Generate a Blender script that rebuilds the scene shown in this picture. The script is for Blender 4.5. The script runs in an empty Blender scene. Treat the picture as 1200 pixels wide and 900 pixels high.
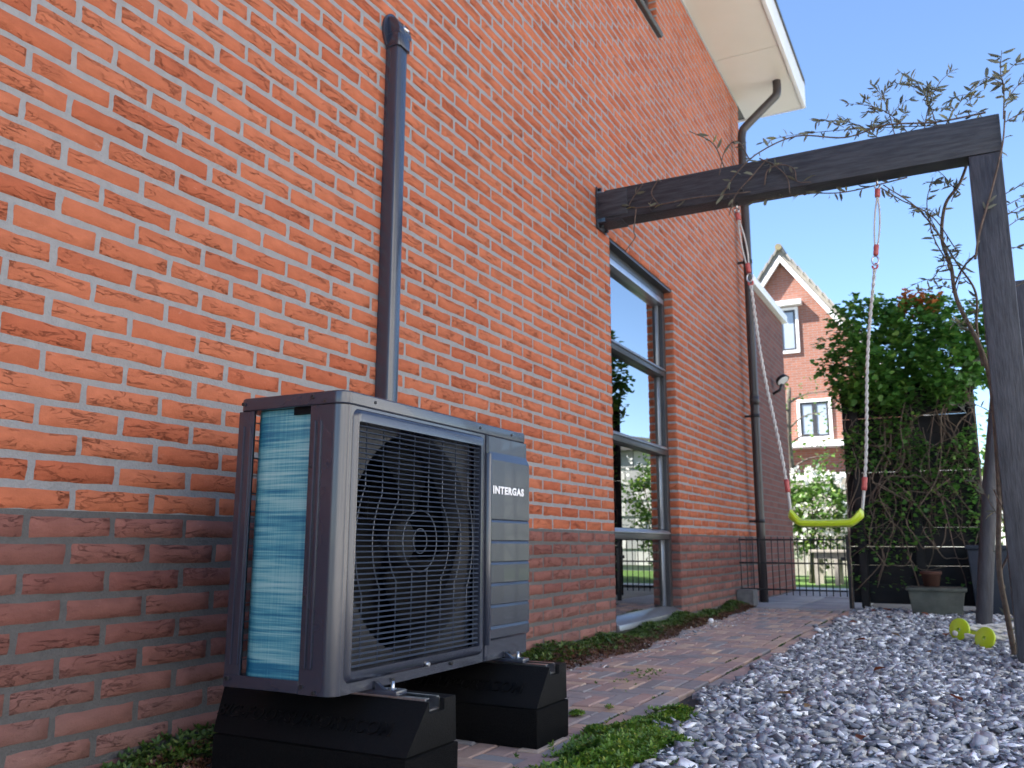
import bpy, bmesh, math, random
import numpy as np
from mathutils import Vector, Matrix

random.seed(7); RNG = np.random.default_rng(11)
R = math.radians
scn = bpy.context.scene
COL = scn.collection

# ------------------------------------------------------------------ camera, sky, sun, exposure
YAW, PITCH, ROLL = .481389544, .182796274, .00313961
CAM = Vector((1.8355, 0.0, .5345))
cy, sy, cp, sp = math.cos(YAW), math.sin(YAW), math.cos(PITCH), math.sin(PITCH)
fwd = Vector((-sy*cp, cy*cp, sp)); rt = Vector((cy, sy, 0)); up = rt.cross(fwd)
r2 = math.cos(ROLL)*rt + math.sin(ROLL)*up; u2 = r2.cross(fwd)
cam_d = bpy.data.cameras.new('camera'); cam = bpy.data.objects.new('camera', cam_d); COL.objects.link(cam)
cam.matrix_world = Matrix(((r2.x, u2.x, -fwd.x, CAM.x), (r2.y, u2.y, -fwd.y, CAM.y), (r2.z, u2.z, -fwd.z, CAM.z), (0, 0, 0, 1)))
cam_d.lens = 30.35; cam_d.sensor_width = 36; cam_d.clip_start = .05; cam_d.clip_end = 2000
cam_d.dof.use_dof = True; cam_d.dof.focus_distance = 2.2; cam_d.dof.aperture_fstop = 6.3
scn.camera = cam

SUN_DIR = Vector((-.60, -.34, .73)).normalized()          # towards the sun: behind the brick house
elev = math.asin(SUN_DIR.z)
w = bpy.data.worlds.new('World'); scn.world = w; w.use_nodes = True
wn = w.node_tree; bg = wn.nodes['Background']
sky = wn.nodes.new('ShaderNodeTexSky'); sky.sky_type = 'NISHITA'; sky.sun_disc = False
sky.sun_elevation = elev; sky.sun_rotation = math.atan2(SUN_DIR.x, SUN_DIR.y)
sky.air_density = .85; sky.dust_density = .1; sky.ozone_density = 4.0
wn.links.new(sky.outputs[0], bg.inputs[0]); bg.inputs[1].default_value = .089
sl = bpy.data.lights.new('sun', 'SUN'); sl.energy = 4.3; sl.angle = R(.53); sl.color = (1, .95, .88)
so = bpy.data.objects.new('sun', sl); COL.objects.link(so)
so.rotation_euler = (-SUN_DIR).to_track_quat('-Z', 'Y').to_euler(); so.location = (-20, -10, 30)
scn.view_settings.view_transform = 'Standard'; scn.view_settings.look = 'None'
scn.view_settings.exposure = 2.05; scn.view_settings.gamma = 1; scn.view_settings.use_curve_mapping = False
scn.render.engine = 'CYCLES'
scn.cycles.max_bounces = 8; scn.cycles.diffuse_bounces = 5; scn.cycles.glossy_bounces = 4
scn.cycles.transparent_max_bounces = 12; scn.cycles.sample_clamp_indirect = 6
scn.render.resolution_x = 1024; scn.render.resolution_y = 768

# ------------------------------------------------------------------ materials
def _n(nt, t, **k):
    n = nt.nodes.new(t)
    for a, v in k.items():
        if a in n.bl_rna.properties: setattr(n, a, v)
        else: n.inputs[a].default_value = v
    return n
MATS = {}
def mat(name, c1, c2=None, scale=8, rough=.6, metal=0, bump=0, bscale=40, spec=.5, stretch=(1, 1, 1), coat=0, detail=5, rvar=0, trans=0):
    m = bpy.data.materials.new(name); m.use_nodes = True; nt = m.node_tree; b = nt.nodes['Principled BSDF']
    b.inputs['Roughness'].default_value = rough; b.inputs['Metallic'].default_value = metal
    b.inputs['Specular IOR Level'].default_value = spec; b.inputs['Base Color'].default_value = (*c1, 1)
    b.inputs['Coat Weight'].default_value = coat
    g = _n(nt, 'ShaderNodeNewGeometry'); vm = _n(nt, 'ShaderNodeVectorMath', operation='MULTIPLY'); vm.inputs[1].default_value = stretch
    nt.links.new(g.outputs['Position'], vm.inputs[0])
    if c2:
        n = _n(nt, 'ShaderNodeTexNoise', Scale=scale, Detail=detail, Roughness=.6); nt.links.new(vm.outputs[0], n.inputs['Vector'])
        r = _n(nt, 'ShaderNodeValToRGB'); r.color_ramp.elements[0].color = (*c1, 1); r.color_ramp.elements[1].color = (*c2, 1)
        r.color_ramp.elements[0].position = .35; r.color_ramp.elements[1].position = .65
        nt.links.new(n.outputs['Fac'], r.inputs[0]); nt.links.new(r.outputs[0], b.inputs['Base Color'])
        if rvar:
            mr = _n(nt, 'ShaderNodeMapRange'); mr.inputs['To Min'].default_value = rough-rvar; mr.inputs['To Max'].default_value = rough+rvar
            nt.links.new(n.outputs['Fac'], mr.inputs[0]); nt.links.new(mr.outputs[0], b.inputs['Roughness'])
    if bump:
        n2 = _n(nt, 'ShaderNodeTexNoise', Scale=bscale, Detail=6, Roughness=.65); nt.links.new(vm.outputs[0], n2.inputs['Vector'])
        bp = _n(nt, 'ShaderNodeBump', Strength=bump, Distance=.01); nt.links.new(n2.outputs['Fac'], bp.inputs['Height']); nt.links.new(bp.outputs[0], b.inputs['Normal'])
    if trans:
        tb = _n(nt, 'ShaderNodeBsdfTranslucent'); mx = _n(nt, 'ShaderNodeMixShader'); mx.inputs[0].default_value = trans
        src = b.inputs['Base Color'].links[0].from_socket if b.inputs['Base Color'].links else None
        if src: nt.links.new(src, tb.inputs[0])
        else: tb.inputs[0].default_value = (*c1, 1)
        nt.links.new(b.outputs[0], mx.inputs[1]); nt.links.new(tb.outputs[0], mx.inputs[2])
        nt.links.new(mx.outputs[0], nt.nodes['Material Output'].inputs[0])
    MATS[name] = m; return m

def leafmat(name, ca, cb, cc=None, trans=.3, rough=.45):
    """leaves vary one by one (random per mesh island)"""
    m = bpy.data.materials.new(name); m.use_nodes = True; nt = m.node_tree; b = nt.nodes['Principled BSDF']
    g = _n(nt, 'ShaderNodeNewGeometry'); r = _n(nt, 'ShaderNodeValToRGB')
    e = r.color_ramp.elements; e[0].color = (*ca, 1); e[1].color = (*cb, 1)
    if cc:
        e[1].position = .86; k = e.new(1.0); k.color = (*cc, 1)
    nt.links.new(g.outputs['Random Per Island'], r.inputs[0]); nt.links.new(r.outputs[0], b.inputs['Base Color'])
    b.inputs['Roughness'].default_value = rough
    tb = _n(nt, 'ShaderNodeBsdfTranslucent'); mx = _n(nt, 'ShaderNodeMixShader'); mx.inputs[0].default_value = trans
    nt.links.new(r.outputs[0], tb.inputs[0]); nt.links.new(b.outputs[0], mx.inputs[1]); nt.links.new(tb.outputs[0], mx.inputs[2])
    nt.links.new(mx.outputs[0], nt.nodes['Material Output'].inputs[0])
    MATS[name] = m; return m

CH, BL, ZB = .0625, .22, .60          # brick course, brick pitch, height of the colour change
def brickmat():
    m = bpy.data.materials.new('facing brick'); m.use_nodes = True; nt = m.node_tree; b = nt.nodes['Principled BSDF']; L = nt.links.new
    b.inputs['Roughness'].default_value = .9; b.inputs['Specular IOR Level'].default_value = .15
    g = _n(nt, 'ShaderNodeNewGeometry'); s = _n(nt, 'ShaderNodeSeparateXYZ'); L(g.outputs['Position'], s.inputs[0])
    def M(op, a, c=None):
        n = _n(nt, 'ShaderNodeMath', operation=op)
        for i, v in enumerate((a, c)):
            if v is None: continue
            if isinstance(v, (int, float)): n.inputs[i].default_value = v
            else: L(v, n.inputs[i])
        return n.outputs[0]
    row = M('FLOOR', M('DIVIDE', M('SUBTRACT', s.outputs[2], ZB-20*CH), CH))
    odd = M('MODULO', row, 2)
    colm = M('FLOOR', M('DIVIDE', M('SUBTRACT', s.outputs[1], M('MULTIPLY', odd, BL/2)), BL))
    cv = _n(nt, 'ShaderNodeCombineXYZ'); L(row, cv.inputs[0]); L(colm, cv.inputs[1])
    wnz = _n(nt, 'ShaderNodeTexWhiteNoise', noise_dimensions='3D'); L(cv.outputs[0], wnz.inputs['Vector'])
    up_ = _n(nt, 'ShaderNodeValToRGB'); e = up_.color_ramp.elements
    e[0].color = (.425, .122, .064, 1); e[1].color = (.475, .153, .082, 1); k = e.new(.10); k.color = (.400, .111, .057, 1); k = e.new(.25); k.color = (.44, .133, .069, 1)
    L(wnz.outputs['Value'], up_.inputs[0])
    lo = _n(nt, 'ShaderNodeValToRGB'); e = lo.color_ramp.elements
    e[0].color = (.20, .080, .068, 1); e[1].color = (.27, .112, .090, 1); k = e.new(.5); k.color = (.225, .098, .082, 1)
    L(wnz.outputs['Value'], lo.inputs[0])
    low = M('LESS_THAN', s.outputs[2], ZB)
    mx = _n(nt, 'ShaderNodeMix', data_type='RGBA'); L(low, mx.inputs[0]); L(up_.outputs[0], mx.inputs[6]); L(lo.outputs[0], mx.inputs[7])
    # kiln mottling and pale bloom
    vm = _n(nt, 'ShaderNodeVectorMath', operation='MULTIPLY_ADD'); vm.inputs[1].default_value = (1, 1, 2.2); L(g.outputs['Position'], vm.inputs[0])
    off = _n(nt, 'ShaderNodeVectorMath', operation='SCALE'); off.inputs['Scale'].default_value = 3.7; L(wnz.outputs['Color'], off.inputs[0]); L(off.outputs[0], vm.inputs[2])
    n1 = _n(nt, 'ShaderNodeTexNoise', Scale=16, Detail=6, Roughness=.65); L(vm.outputs[0], n1.inputs['Vector'])
    r1 = _n(nt, 'ShaderNodeMapRange'); r1.inputs['From Min'].default_value = .3; r1.inputs['From Max'].default_value = .7; r1.inputs['To Min'].default_value = .87; r1.inputs['To Max'].default_value = 1.12; L(n1.outputs['Fac'], r1.inputs[0])
    n7 = _n(nt, 'ShaderNodeTexNoise', Scale=.9, Detail=4, Roughness=.6); L(g.outputs['Position'], n7.inputs['Vector'])
    r7 = _n(nt, 'ShaderNodeMapRange'); r7.inputs['From Min'].default_value = .3; r7.inputs['From Max'].default_value = .7; r7.inputs['To Min'].default_value = .90; r7.inputs['To Max'].default_value = 1.07; L(n7.outputs['Fac'], r7.inputs[0])
    sc = _n(nt, 'ShaderNodeVectorMath', operation='SCALE'); L(mx.outputs[2], sc.inputs[0]); L(M('MULTIPLY', r1.outputs[0], r7.outputs[0]), sc.inputs['Scale'])
    n2 = _n(nt, 'ShaderNodeTexNoise', Scale=26, Detail=4, Roughness=.75); L(vm.outputs[0], n2.inputs['Vector'])
    r2_ = _n(nt, 'ShaderNodeMapRange'); r2_.inputs['From Min'].default_value = .64; r2_.inputs['From Max'].default_value = .80; r2_.inputs['To Max'].default_value = .35; L(n2.outputs['Fac'], r2_.inputs[0])
    mb = _n(nt, 'ShaderNodeMix', data_type='RGBA'); L(r2_.outputs[0], mb.inputs[0]); L(sc.outputs[0], mb.inputs[6]); mb.inputs[7].default_value = (.60, .40, .33, 1)
    # efflorescence near the ground
    eh = _n(nt, 'ShaderNodeMapRange'); eh.inputs['From Min'].default_value = .30; eh.inputs['From Max'].default_value = .02; eh.inputs['To Max'].default_value = .26; L(s.outputs[2], eh.inputs[0])
    n5 = _n(nt, 'ShaderNodeTexNoise', Scale=5, Detail=4); L(g.outputs['Position'], n5.inputs['Vector'])
    me = _n(nt, 'ShaderNodeMix', data_type='RGBA'); L(M('MULTIPLY', eh.outputs[0], n5.outputs['Fac']), me.inputs[0]); L(mb.outputs[2], me.inputs[6]); me.inputs[7].default_value = (.5, .46, .44, 1)
    L(me.outputs[2], b.inputs['Base Color'])
    # folds of hand-moulded brick: warped ridges, only in patches
    vf = _n(nt, 'ShaderNodeVectorMath', operation='MULTIPLY'); vf.inputs[1].default_value = (1, 1, 2.0); L(vm.outputs[0], vf.inputs[0])
    n3 = _n(nt, 'ShaderNodeTexNoise', Scale=12, Detail=5, Roughness=.62, Distortion=.8); L(vf.outputs[0], n3.inputs['Vector'])
    fold = M('ABSOLUTE', M('SUBTRACT', n3.outputs['Fac'], .5))
    fr = _n(nt, 'ShaderNodeMapRange', interpolation_type='SMOOTHSTEP'); fr.inputs['From Max'].default_value = .017; L(fold, fr.inputs[0])
    n4 = _n(nt, 'ShaderNodeTexNoise', Scale=7, Detail=1); L(vm.outputs[0], n4.inputs['Vector'])
    pm = _n(nt, 'ShaderNodeMapRange', interpolation_type='SMOOTHSTEP'); pm.inputs['From Min'].default_value = .44; pm.inputs['From Max'].default_value = .60; L(n4.outputs['Fac'], pm.inputs[0])
    inv = M('SUBTRACT', 1, fr.outputs[0]); f2 = M('MULTIPLY', inv, pm.outputs[0])
    n6 = _n(nt, 'ShaderNodeTexNoise', Scale=120, Detail=5, Roughness=.7); L(g.outputs['Position'], n6.inputs['Vector'])
    hgt = M('SUBTRACT', M('ADD', M('MULTIPLY', n6.outputs['Fac'], .42), M('MULTIPLY', n1.outputs['Fac'], .5)), M('MULTIPLY', f2, 1.3))
    bp = _n(nt, 'ShaderNodeBump', Strength=.85, Distance=.006); L(hgt, bp.inputs['Height']); L(bp.outputs[0], b.inputs['Normal'])
    MATS['brick'] = m; return m
brickmat()

def mortarmat():
    m = bpy.data.materials.new('mortar'); m.use_nodes = True; nt = m.node_tree; b = nt.nodes['Principled BSDF']; L = nt.links.new
    b.inputs['Roughness'].default_value = .95; b.inputs['Specular IOR Level'].default_value = .1
    g = _n(nt, 'ShaderNodeNewGeometry'); s = _n(nt, 'ShaderNodeSeparateXYZ'); L(g.outputs['Position'], s.inputs[0])
    lt = _n(nt, 'ShaderNodeMath', operation='LESS_THAN'); L(s.outputs[2], lt.inputs[0]); lt.inputs[1].default_value = ZB+.006
    n = _n(nt, 'ShaderNodeTexNoise', Scale=30, Detail=6, Roughness=.7); L(g.outputs['Position'], n.inputs['Vector'])
    a = _n(nt, 'ShaderNodeValToRGB'); a.color_ramp.elements[0].color = (.215, .217, .226, 1); a.color_ramp.elements[1].color = (.345, .348, .36, 1); L(n.outputs['Fac'], a.inputs[0])
    c = _n(nt, 'ShaderNodeValToRGB'); c.color_ramp.elements[0].color = (.085, .083, .085, 1); c.color_ramp.elements[1].color = (.16, .157, .157, 1); L(n.outputs['Fac'], c.inputs[0])
    mx = _n(nt, 'ShaderNodeMix', data_type='RGBA'); L(lt.outputs[0], mx.inputs[0]); L(a.outputs[0], mx.inputs[6]); L(c.outputs[0], mx.inputs[7]); L(mx.outputs[2], b.inputs['Base Color'])
    n2 = _n(nt, 'ShaderNodeTexNoise', Scale=160, Detail=5); L(g.outputs['Position'], n2.inputs['Vector'])
    bp = _n(nt, 'ShaderNodeBump', Strength=.8, Distance=.004); L(n2.outputs['Fac'], bp.inputs['Height']); L(bp.outputs[0], b.inputs['Normal'])
    MATS['mortar'] = m
mortarmat()

def texbrick(name, c1, c2, cm, rot, scale=1.0):
    """far brickwork whose single bricks are only a pixel or two"""
    m = bpy.data.materials.new(name); m.use_nodes = True; nt = m.node_tree; b = nt.nodes['Principled BSDF']; L = nt.links.new
    b.inputs['Roughness'].default_value = .9
    g = _n(nt, 'ShaderNodeNewGeometry'); s = _n(nt, 'ShaderNodeSeparateXYZ'); L(g.outputs['Position'], s.inputs[0])
    c = _n(nt, 'ShaderNodeCombineXYZ'); L(s.outputs[rot], c.inputs[0]); L(s.outputs[2], c.inputs[1])
    t = _n(nt, 'ShaderNodeTexBrick', Scale=scale); L(c.outputs[0], t.inputs['Vector'])
    t.inputs['Color1'].default_value = (*c1, 1); t.inputs['Color2'].default_value = (*c2, 1); t.inputs['Mortar'].default_value = (*cm, 1)
    t.inputs['Mortar Size'].default_value = .006; t.inputs['Brick Width'].default_value = .22; t.inputs['Row Height'].default_value = .0625
    t.inputs['Bias'].default_value = 0
    L(t.outputs['Color'], b.inputs['Base Color'])
    bp = _n(nt, 'ShaderNodeBump', Strength=.6, Distance=.006); bp.invert = True; L(t.outputs['Fac'], bp.inputs['Height']); L(bp.outputs[0], b.inputs['Normal'])
    MATS[name] = m

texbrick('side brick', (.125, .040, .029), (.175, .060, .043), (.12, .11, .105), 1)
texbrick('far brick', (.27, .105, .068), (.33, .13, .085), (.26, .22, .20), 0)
mat('dark coat', (.020, .025, .043), (.023, .028, .047), 3, rough=.27, metal=.0, spec=.85, coat=.25)
mat('duct', (.022, .027, .045), rough=.27, spec=.85, coat=.2)
mat('slat', (.060, .078, .118), rough=.28, spec=.8)
mat('black inside', (.004, .004, .005), rough=.7, spec=.2)
mat('fan black', (.006, .006, .007), rough=.55, spec=.25)
mat('shroud grey', (.020, .021, .026), rough=.5)
mat('steel', (.62, .63, .64), (.5, .5, .51), 60, rough=.28, metal=1)
mat('screw', (.02, .02, .022), rough=.5, metal=.3)
mat('logo white', (.8, .8, .82), rough=.5)
mat('rubber', (.0035, .0035, .004), (.009, .009, .010), 260, rough=.85, bump=1.0, bscale=330, spec=.12)
mat('rubber smooth', (.003, .003, .0036), (.005, .005, .0058), 120, rough=.6, bump=.35, bscale=260, spec=.16)
mat('charcoal wood', (.022, .024, .031), (.050, .053, .064), 7, rough=.42, bump=.45, bscale=16, stretch=(1, 9, 9), spec=.35)
mat('charcoal post', (.028, .030, .038), (.062, .065, .078), 7, rough=.44, bump=.45, bscale=16, stretch=(9, 9, 1), spec=.35)
mat('gate black', (.012, .013, .016), rough=.45)
mat('fence black', (.004, .0045, .006), (.009, .009, .011), 6, rough=.7, bump=.3, bscale=20, stretch=(1, 5, 5))
mat('drain pipe', (.040, .034, .034), (.052, .045, .044), 5, rough=.36, spec=.5)
mat('soffit', (.80, .775, .70), (.76, .735, .655), 1.2, rough=.45)
mat('white trim', (.82, .82, .82), (.76, .76, .76), 3, rough=.5)
mat('frame dark', (.035, .036, .040), (.045, .046, .050), 4, rough=.38)
mat('frame alu', (.42, .44, .48), (.36, .38, .42), 12, rough=.3, metal=.75)
mat('roof tile', (.10, .095, .09), (.16, .15, .14), 6, rough=.85, bump=.4)
mat('far tile', (.34, .31, .26), (.22, .21, .19), 2, rough=.85)
mat('concrete', (.26, .26, .27), (.36, .36, .37), 3, rough=.9, bump=.3, bscale=60)
mat('stone dark', (.10, .10, .105), (.17, .17, .17), 18, rough=.9, bump=.6, bscale=70)
mat('soil', (.045, .040, .035), (.085, .075, .066), 14, rough=1, bump=1, bscale=60)
mat('ground', (.16, .14, .115), (.24, .22, .18), 1.6, rough=1, bump=.5, bscale=30)
mat('lawn', (.06, .13, .018), (.10, .19, .03), 5, rough=.95, bump=1, bscale=90)
mat('grit', (.46, .44, .40), (.58, .56, .52), 8, rough=.95, bump=.5, bscale=90)
mat('vine bark', (.10, .076, .056), (.18, .14, .105), 40, rough=.9, bump=.5, bscale=130)
mat('twig', (.075, .052, .040), (.14, .10, .08), 30, rough=.85)
mat('lime plastic', (.42, .56, .012), (.47, .60, .02), 6, rough=.34, spec=.5)
mat('rope', (.78, .77, .74), (.58, .57, .55), 180, rough=.9, bump=.8, bscale=400)
mat('red tape', (.50, .11, .10), (.40, .07, .07), 60, rough=.55)
mat('trough', (.055, .066, .058), (.10, .118, .10), 9, rough=.7, bump=.3)
mat('terracotta', (.085, .035, .022), (.06, .025, .018), 12, rough=.9)
mat('grey wood', (.24, .22, .19), (.36, .33, .29), 10, rough=.85, bump=.3, stretch=(6, 6, 1))
mat('bark', (.09, .075, .06), (.16, .135, .11), 20, rough=.95, bump=.8, bscale=40)
mat('white render', (.80, .79, .76), (.74, .73, .70), 2, rough=.9, bump=.2, bscale=80)
mat('shingle light', (.62, .61, .58), (.50, .49, .47), 2, rough=.9)
mat('shingle grey', (.30, .30, .30), (.38, .38, .37), 2, rough=.9)
mat('curtain', (.62, .60, .56), rough=.9, trans=.3)
mat('room', (.24, .22, .20), rough=.9)
mat('room floor', (.10, .075, .06), rough=.5)
mat('bin blue', (.012, .02, .035), rough=.5)
mat('lichen', (.26, .21, .09), (.18, .16, .11), 9, rough=.9)
mat('dry straw', (.42, .33, .20), rough=.9)
mat('fallen leaf', (.24, .055, .025), (.34, .12, .05), 60, rough=.7, trans=.2)
mat('fallen leaf tan', (.42, .28, .15), (.32, .2, .1), 60, rough=.7, trans=.2)
leafmat('climber leaf', (.055, .17, .033), (.13, .32, .055), (.25, .42, .08), trans=.45)
leafmat('vine leaf', (.10, .11, .085), (.20, .205, .14), (.26, .25, .10), trans=.3, rough=.6)
leafmat('orange leaf', (.42, .10, .03), (.55, .22, .07), trans=.4)
leafmat('shrub leaf', (.05, .13, .02), (.12, .22, .035), (.22, .30, .05), trans=.35)
leafmat('tree leaf', (.035, .09, .018), (.08, .16, .03), trans=.3)
leafmat('petal', (.80, .80, .74), (.85, .85, .82), trans=.3)
leafmat('sedum', (.06, .14, .016), (.14, .26, .03), (.30, .34, .04), trans=.25)
leafmat('sedum dark', (.035, .075, .014), (.085, .15, .025), (.15, .20, .04), trans=.2)
leafmat('sedum red', (.07, .035, .022), (.14, .055, .03), (.12, .13, .03), trans=.2)

def gravelmat():
    m = bpy.data.materials.new('slate chips'); m.use_nodes = True; nt = m.node_tree; b = nt.nodes['Principled BSDF']; L = nt.links.new
    g = _n(nt, 'ShaderNodeNewGeometry'); r = _n(nt, 'ShaderNodeValToRGB'); e = r.color_ramp.elements
    e[0].color = (.075, .082, .096, 1); e[1].color = (.74, .76, .79, 1)
    for p_, c in ((.3, (.17, .182, .21)), (.58, (.29, .31, .345)), (.72, (.36, .37, .385)), (.78, (.36, .345, .31)), (.88, (.52, .54, .57))):
        k = e.new(p_); k.color = (*c, 1)
    L(g.outputs['Random Per Island'], r.inputs[0])
    n = _n(nt, 'ShaderNodeTexNoise', Scale=55, Detail=6, Roughness=.7); L(g.outputs['Position'], n.inputs['Vector'])
    mr = _n(nt, 'ShaderNodeMapRange'); mr.inputs['To Min'].default_value = .7; mr.inputs['To Max'].default_value = 2.1; L(n.outputs['Fac'], mr.inputs[0])
    sc = _n(nt, 'ShaderNodeVectorMath', operation='SCALE'); L(r.outputs[0], sc.inputs[0]); L(mr.outputs[0], sc.inputs['Scale']); L(sc.outputs[0], b.inputs['Base Color'])
    b.inputs['Roughness'].default_value = .62
    n2 = _n(nt, 'ShaderNodeTexNoise', Scale=120, Detail=5); L(g.outputs['Position'], n2.inputs['Vector'])
    bp = _n(nt, 'ShaderNodeBump', Strength=.5, Distance=.005); L(n2.outputs['Fac'], bp.inputs['Height']); L(bp.outputs[0], b.inputs['Normal'])
    MATS['gravel'] = m
gravelmat()

def pavermat():
    m = bpy.data.materials.new('clay paver'); m.use_nodes = True; nt = m.node_tree; b = nt.nodes['Principled BSDF']; L = nt.links.new
    g = _n(nt, 'ShaderNodeNewGeometry'); oi = _n(nt, 'ShaderNodeObjectInfo')
    ad = _n(nt, 'ShaderNodeMath', operation='ADD'); L(oi.outputs['Random'], ad.inputs[0]); L(g.outputs['Random Per Island'], ad.inputs[1])
    fr = _n(nt, 'ShaderNodeMath', operation='FRACT'); L(ad.outputs[0], fr.inputs[0])
    r = _n(nt, 'ShaderNodeValToRGB'); e = r.color_ramp.elements
    e[0].color = (.20, .185, .19, 1); e[1].color = (.36, .24, .20, 1)
    for p_, c in ((.2, (.25, .235, .24)), (.4, (.29, .21, .195)), (.65, (.33, .23, .205)), (.8, (.42, .32, .25))):
        k = e.new(p_); k.color = (*c, 1)
    L(fr.outputs[0], r.inputs[0])
    n = _n(nt, 'ShaderNodeTexNoise', Scale=18, Detail=7, Roughness=.7); L(g.outputs['Position'], n.inputs['Vector'])
    mr = _n(nt, 'ShaderNodeMapRange'); mr.inputs['To Min'].default_value = .75; mr.inputs['To Max'].default_value = 1.65; L(n.outputs['Fac'], mr.inputs[0])
    sc = _n(nt, 'ShaderNodeVectorMath', operation='SCALE'); L(r.outputs[0], sc.inputs[0]); L(mr.outputs[0], sc.inputs['Scale']); L(sc.outputs[0], b.inputs['Base Color'])
    b.inputs['Roughness'].default_value = .8
    n2 = _n(nt, 'ShaderNodeTexNoise', Scale=90, Detail=6, Roughness=.7); L(g.outputs['Position'], n2.inputs['Vector'])
    bp = _n(nt, 'ShaderNodeBump', Strength=.5, Distance=.006); L(n2.outputs['Fac'], bp.inputs['Height']); L(bp.outputs[0], b.inputs['Normal'])
    MATS['paver'] = m
pavermat()

def coilmat():
    """blue coated fins: tube rows show as streaks of teal"""
    m = bpy.data.materials.new('coated fins'); m.use_nodes = True; nt = m.node_tree; b = nt.nodes['Principled BSDF']; L = nt.links.new
    g = _n(nt, 'ShaderNodeNewGeometry')
    def band(scale, st, det):
        vm = _n(nt, 'ShaderNodeVectorMath', operation='MULTIPLY'); vm.inputs[1].default_value = st; L(g.outputs['Position'], vm.inputs[0])
        n = _n(nt, 'ShaderNodeTexNoise', Scale=scale, Detail=det, Roughness=.7); L(vm.outputs[0], n.inputs['Vector']); return n.outputs['Fac']
    a = band(1, (1.5, 1.5, 21), 2); c = band(1, (4, 4, 150), 2); d = band(1, (420, 420, 3), 1)
    def ma(x, y, f):
        n = _n(nt, 'ShaderNodeMath', operation='MULTIPLY_ADD'); L(x, n.inputs[0]); n.inputs[1].default_value = f
        if isinstance(y, float): n.inputs[2].default_value = y
        else: L(y, n.inputs[2])
        return n.outputs[0]
    v = ma(a, ma(c, ma(d, -.18, .14), .55), .62)
    r = _n(nt, 'ShaderNodeValToRGB'); e = r.color_ramp.elements
    e[0].position = .36; e[0].color = (.02, .16, .27, 1); e[1].position = .70; e[1].color = (.44, .64, .64, 1)
    k = e.new(.45); k.color = (.08, .31, .39, 1); k = e.new(.53); k.color = (.22, .47, .50, 1)
    L(v, r.inputs[0]); L(r.outputs[0], b.inputs['Base Color'])
    b.inputs['Roughness'].default_value = .42; b.inputs['Metallic'].default_value = .15
    bp = _n(nt, 'ShaderNodeBump', Strength=.5, Distance=.003); L(v, bp.inputs['Height']); L(bp.outputs[0], b.inputs['Normal'])
    MATS['coil'] = m
coilmat()

def glassmat():
    m = bpy.data.materials.new('window glass'); m.use_nodes = True; nt = m.node_tree; nt.nodes.remove(nt.nodes['Principled BSDF'])
    f = _n(nt, 'ShaderNodeFresnel', IOR=14.0); t = _n(nt, 'ShaderNodeBsdfTransparent'); t.inputs[0].default_value = (.8, .85, .83, 1)
    gl = _n(nt, 'ShaderNodeBsdfGlossy', Roughness=.004); mx = _n(nt, 'ShaderNodeMixShader')
    nt.links.new(f.outputs[0], mx.inputs[0]); nt.links.new(t.outputs[0], mx.inputs[1]); nt.links.new(gl.outputs[0], mx.inputs[2])
    nt.links.new(mx.outputs[0], nt.nodes['Material Output'].inputs[0]); MATS['glass'] = m
glassmat()
mat('dull glass', (.36, .42, .50), (.28, .34, .42), 1.2, rough=.08, spec=.6)

# ------------------------------------------------------------------ helpers
ORG = {}
def tag(o, label=None, cat=None, group=None, kind=None):
    if label: o['label'] = label
    if cat: o['category'] = cat
    if group: o['group'] = group
    if kind: o['kind'] = kind
    return o
def thing(name, label, cat, loc=(0, 0, 0), group=None):
    o = bpy.data.objects.new(name, None); COL.objects.link(o); o.location = loc; o.empty_display_size = .1
    ORG[o] = Vector(loc); return tag(o, label, cat, group)
def link(name, me, m, parent=None, loc=None):
    o = bpy.data.objects.new(name, me); COL.objects.link(o)
    if m: me.materials.clear() if False else None
    if m and not me.materials: me.materials.append(MATS[m])
    if parent is not None:
        o.parent = parent; ORG[o] = ORG[parent]
    if loc is not None: o.location = loc
    return o

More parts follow.
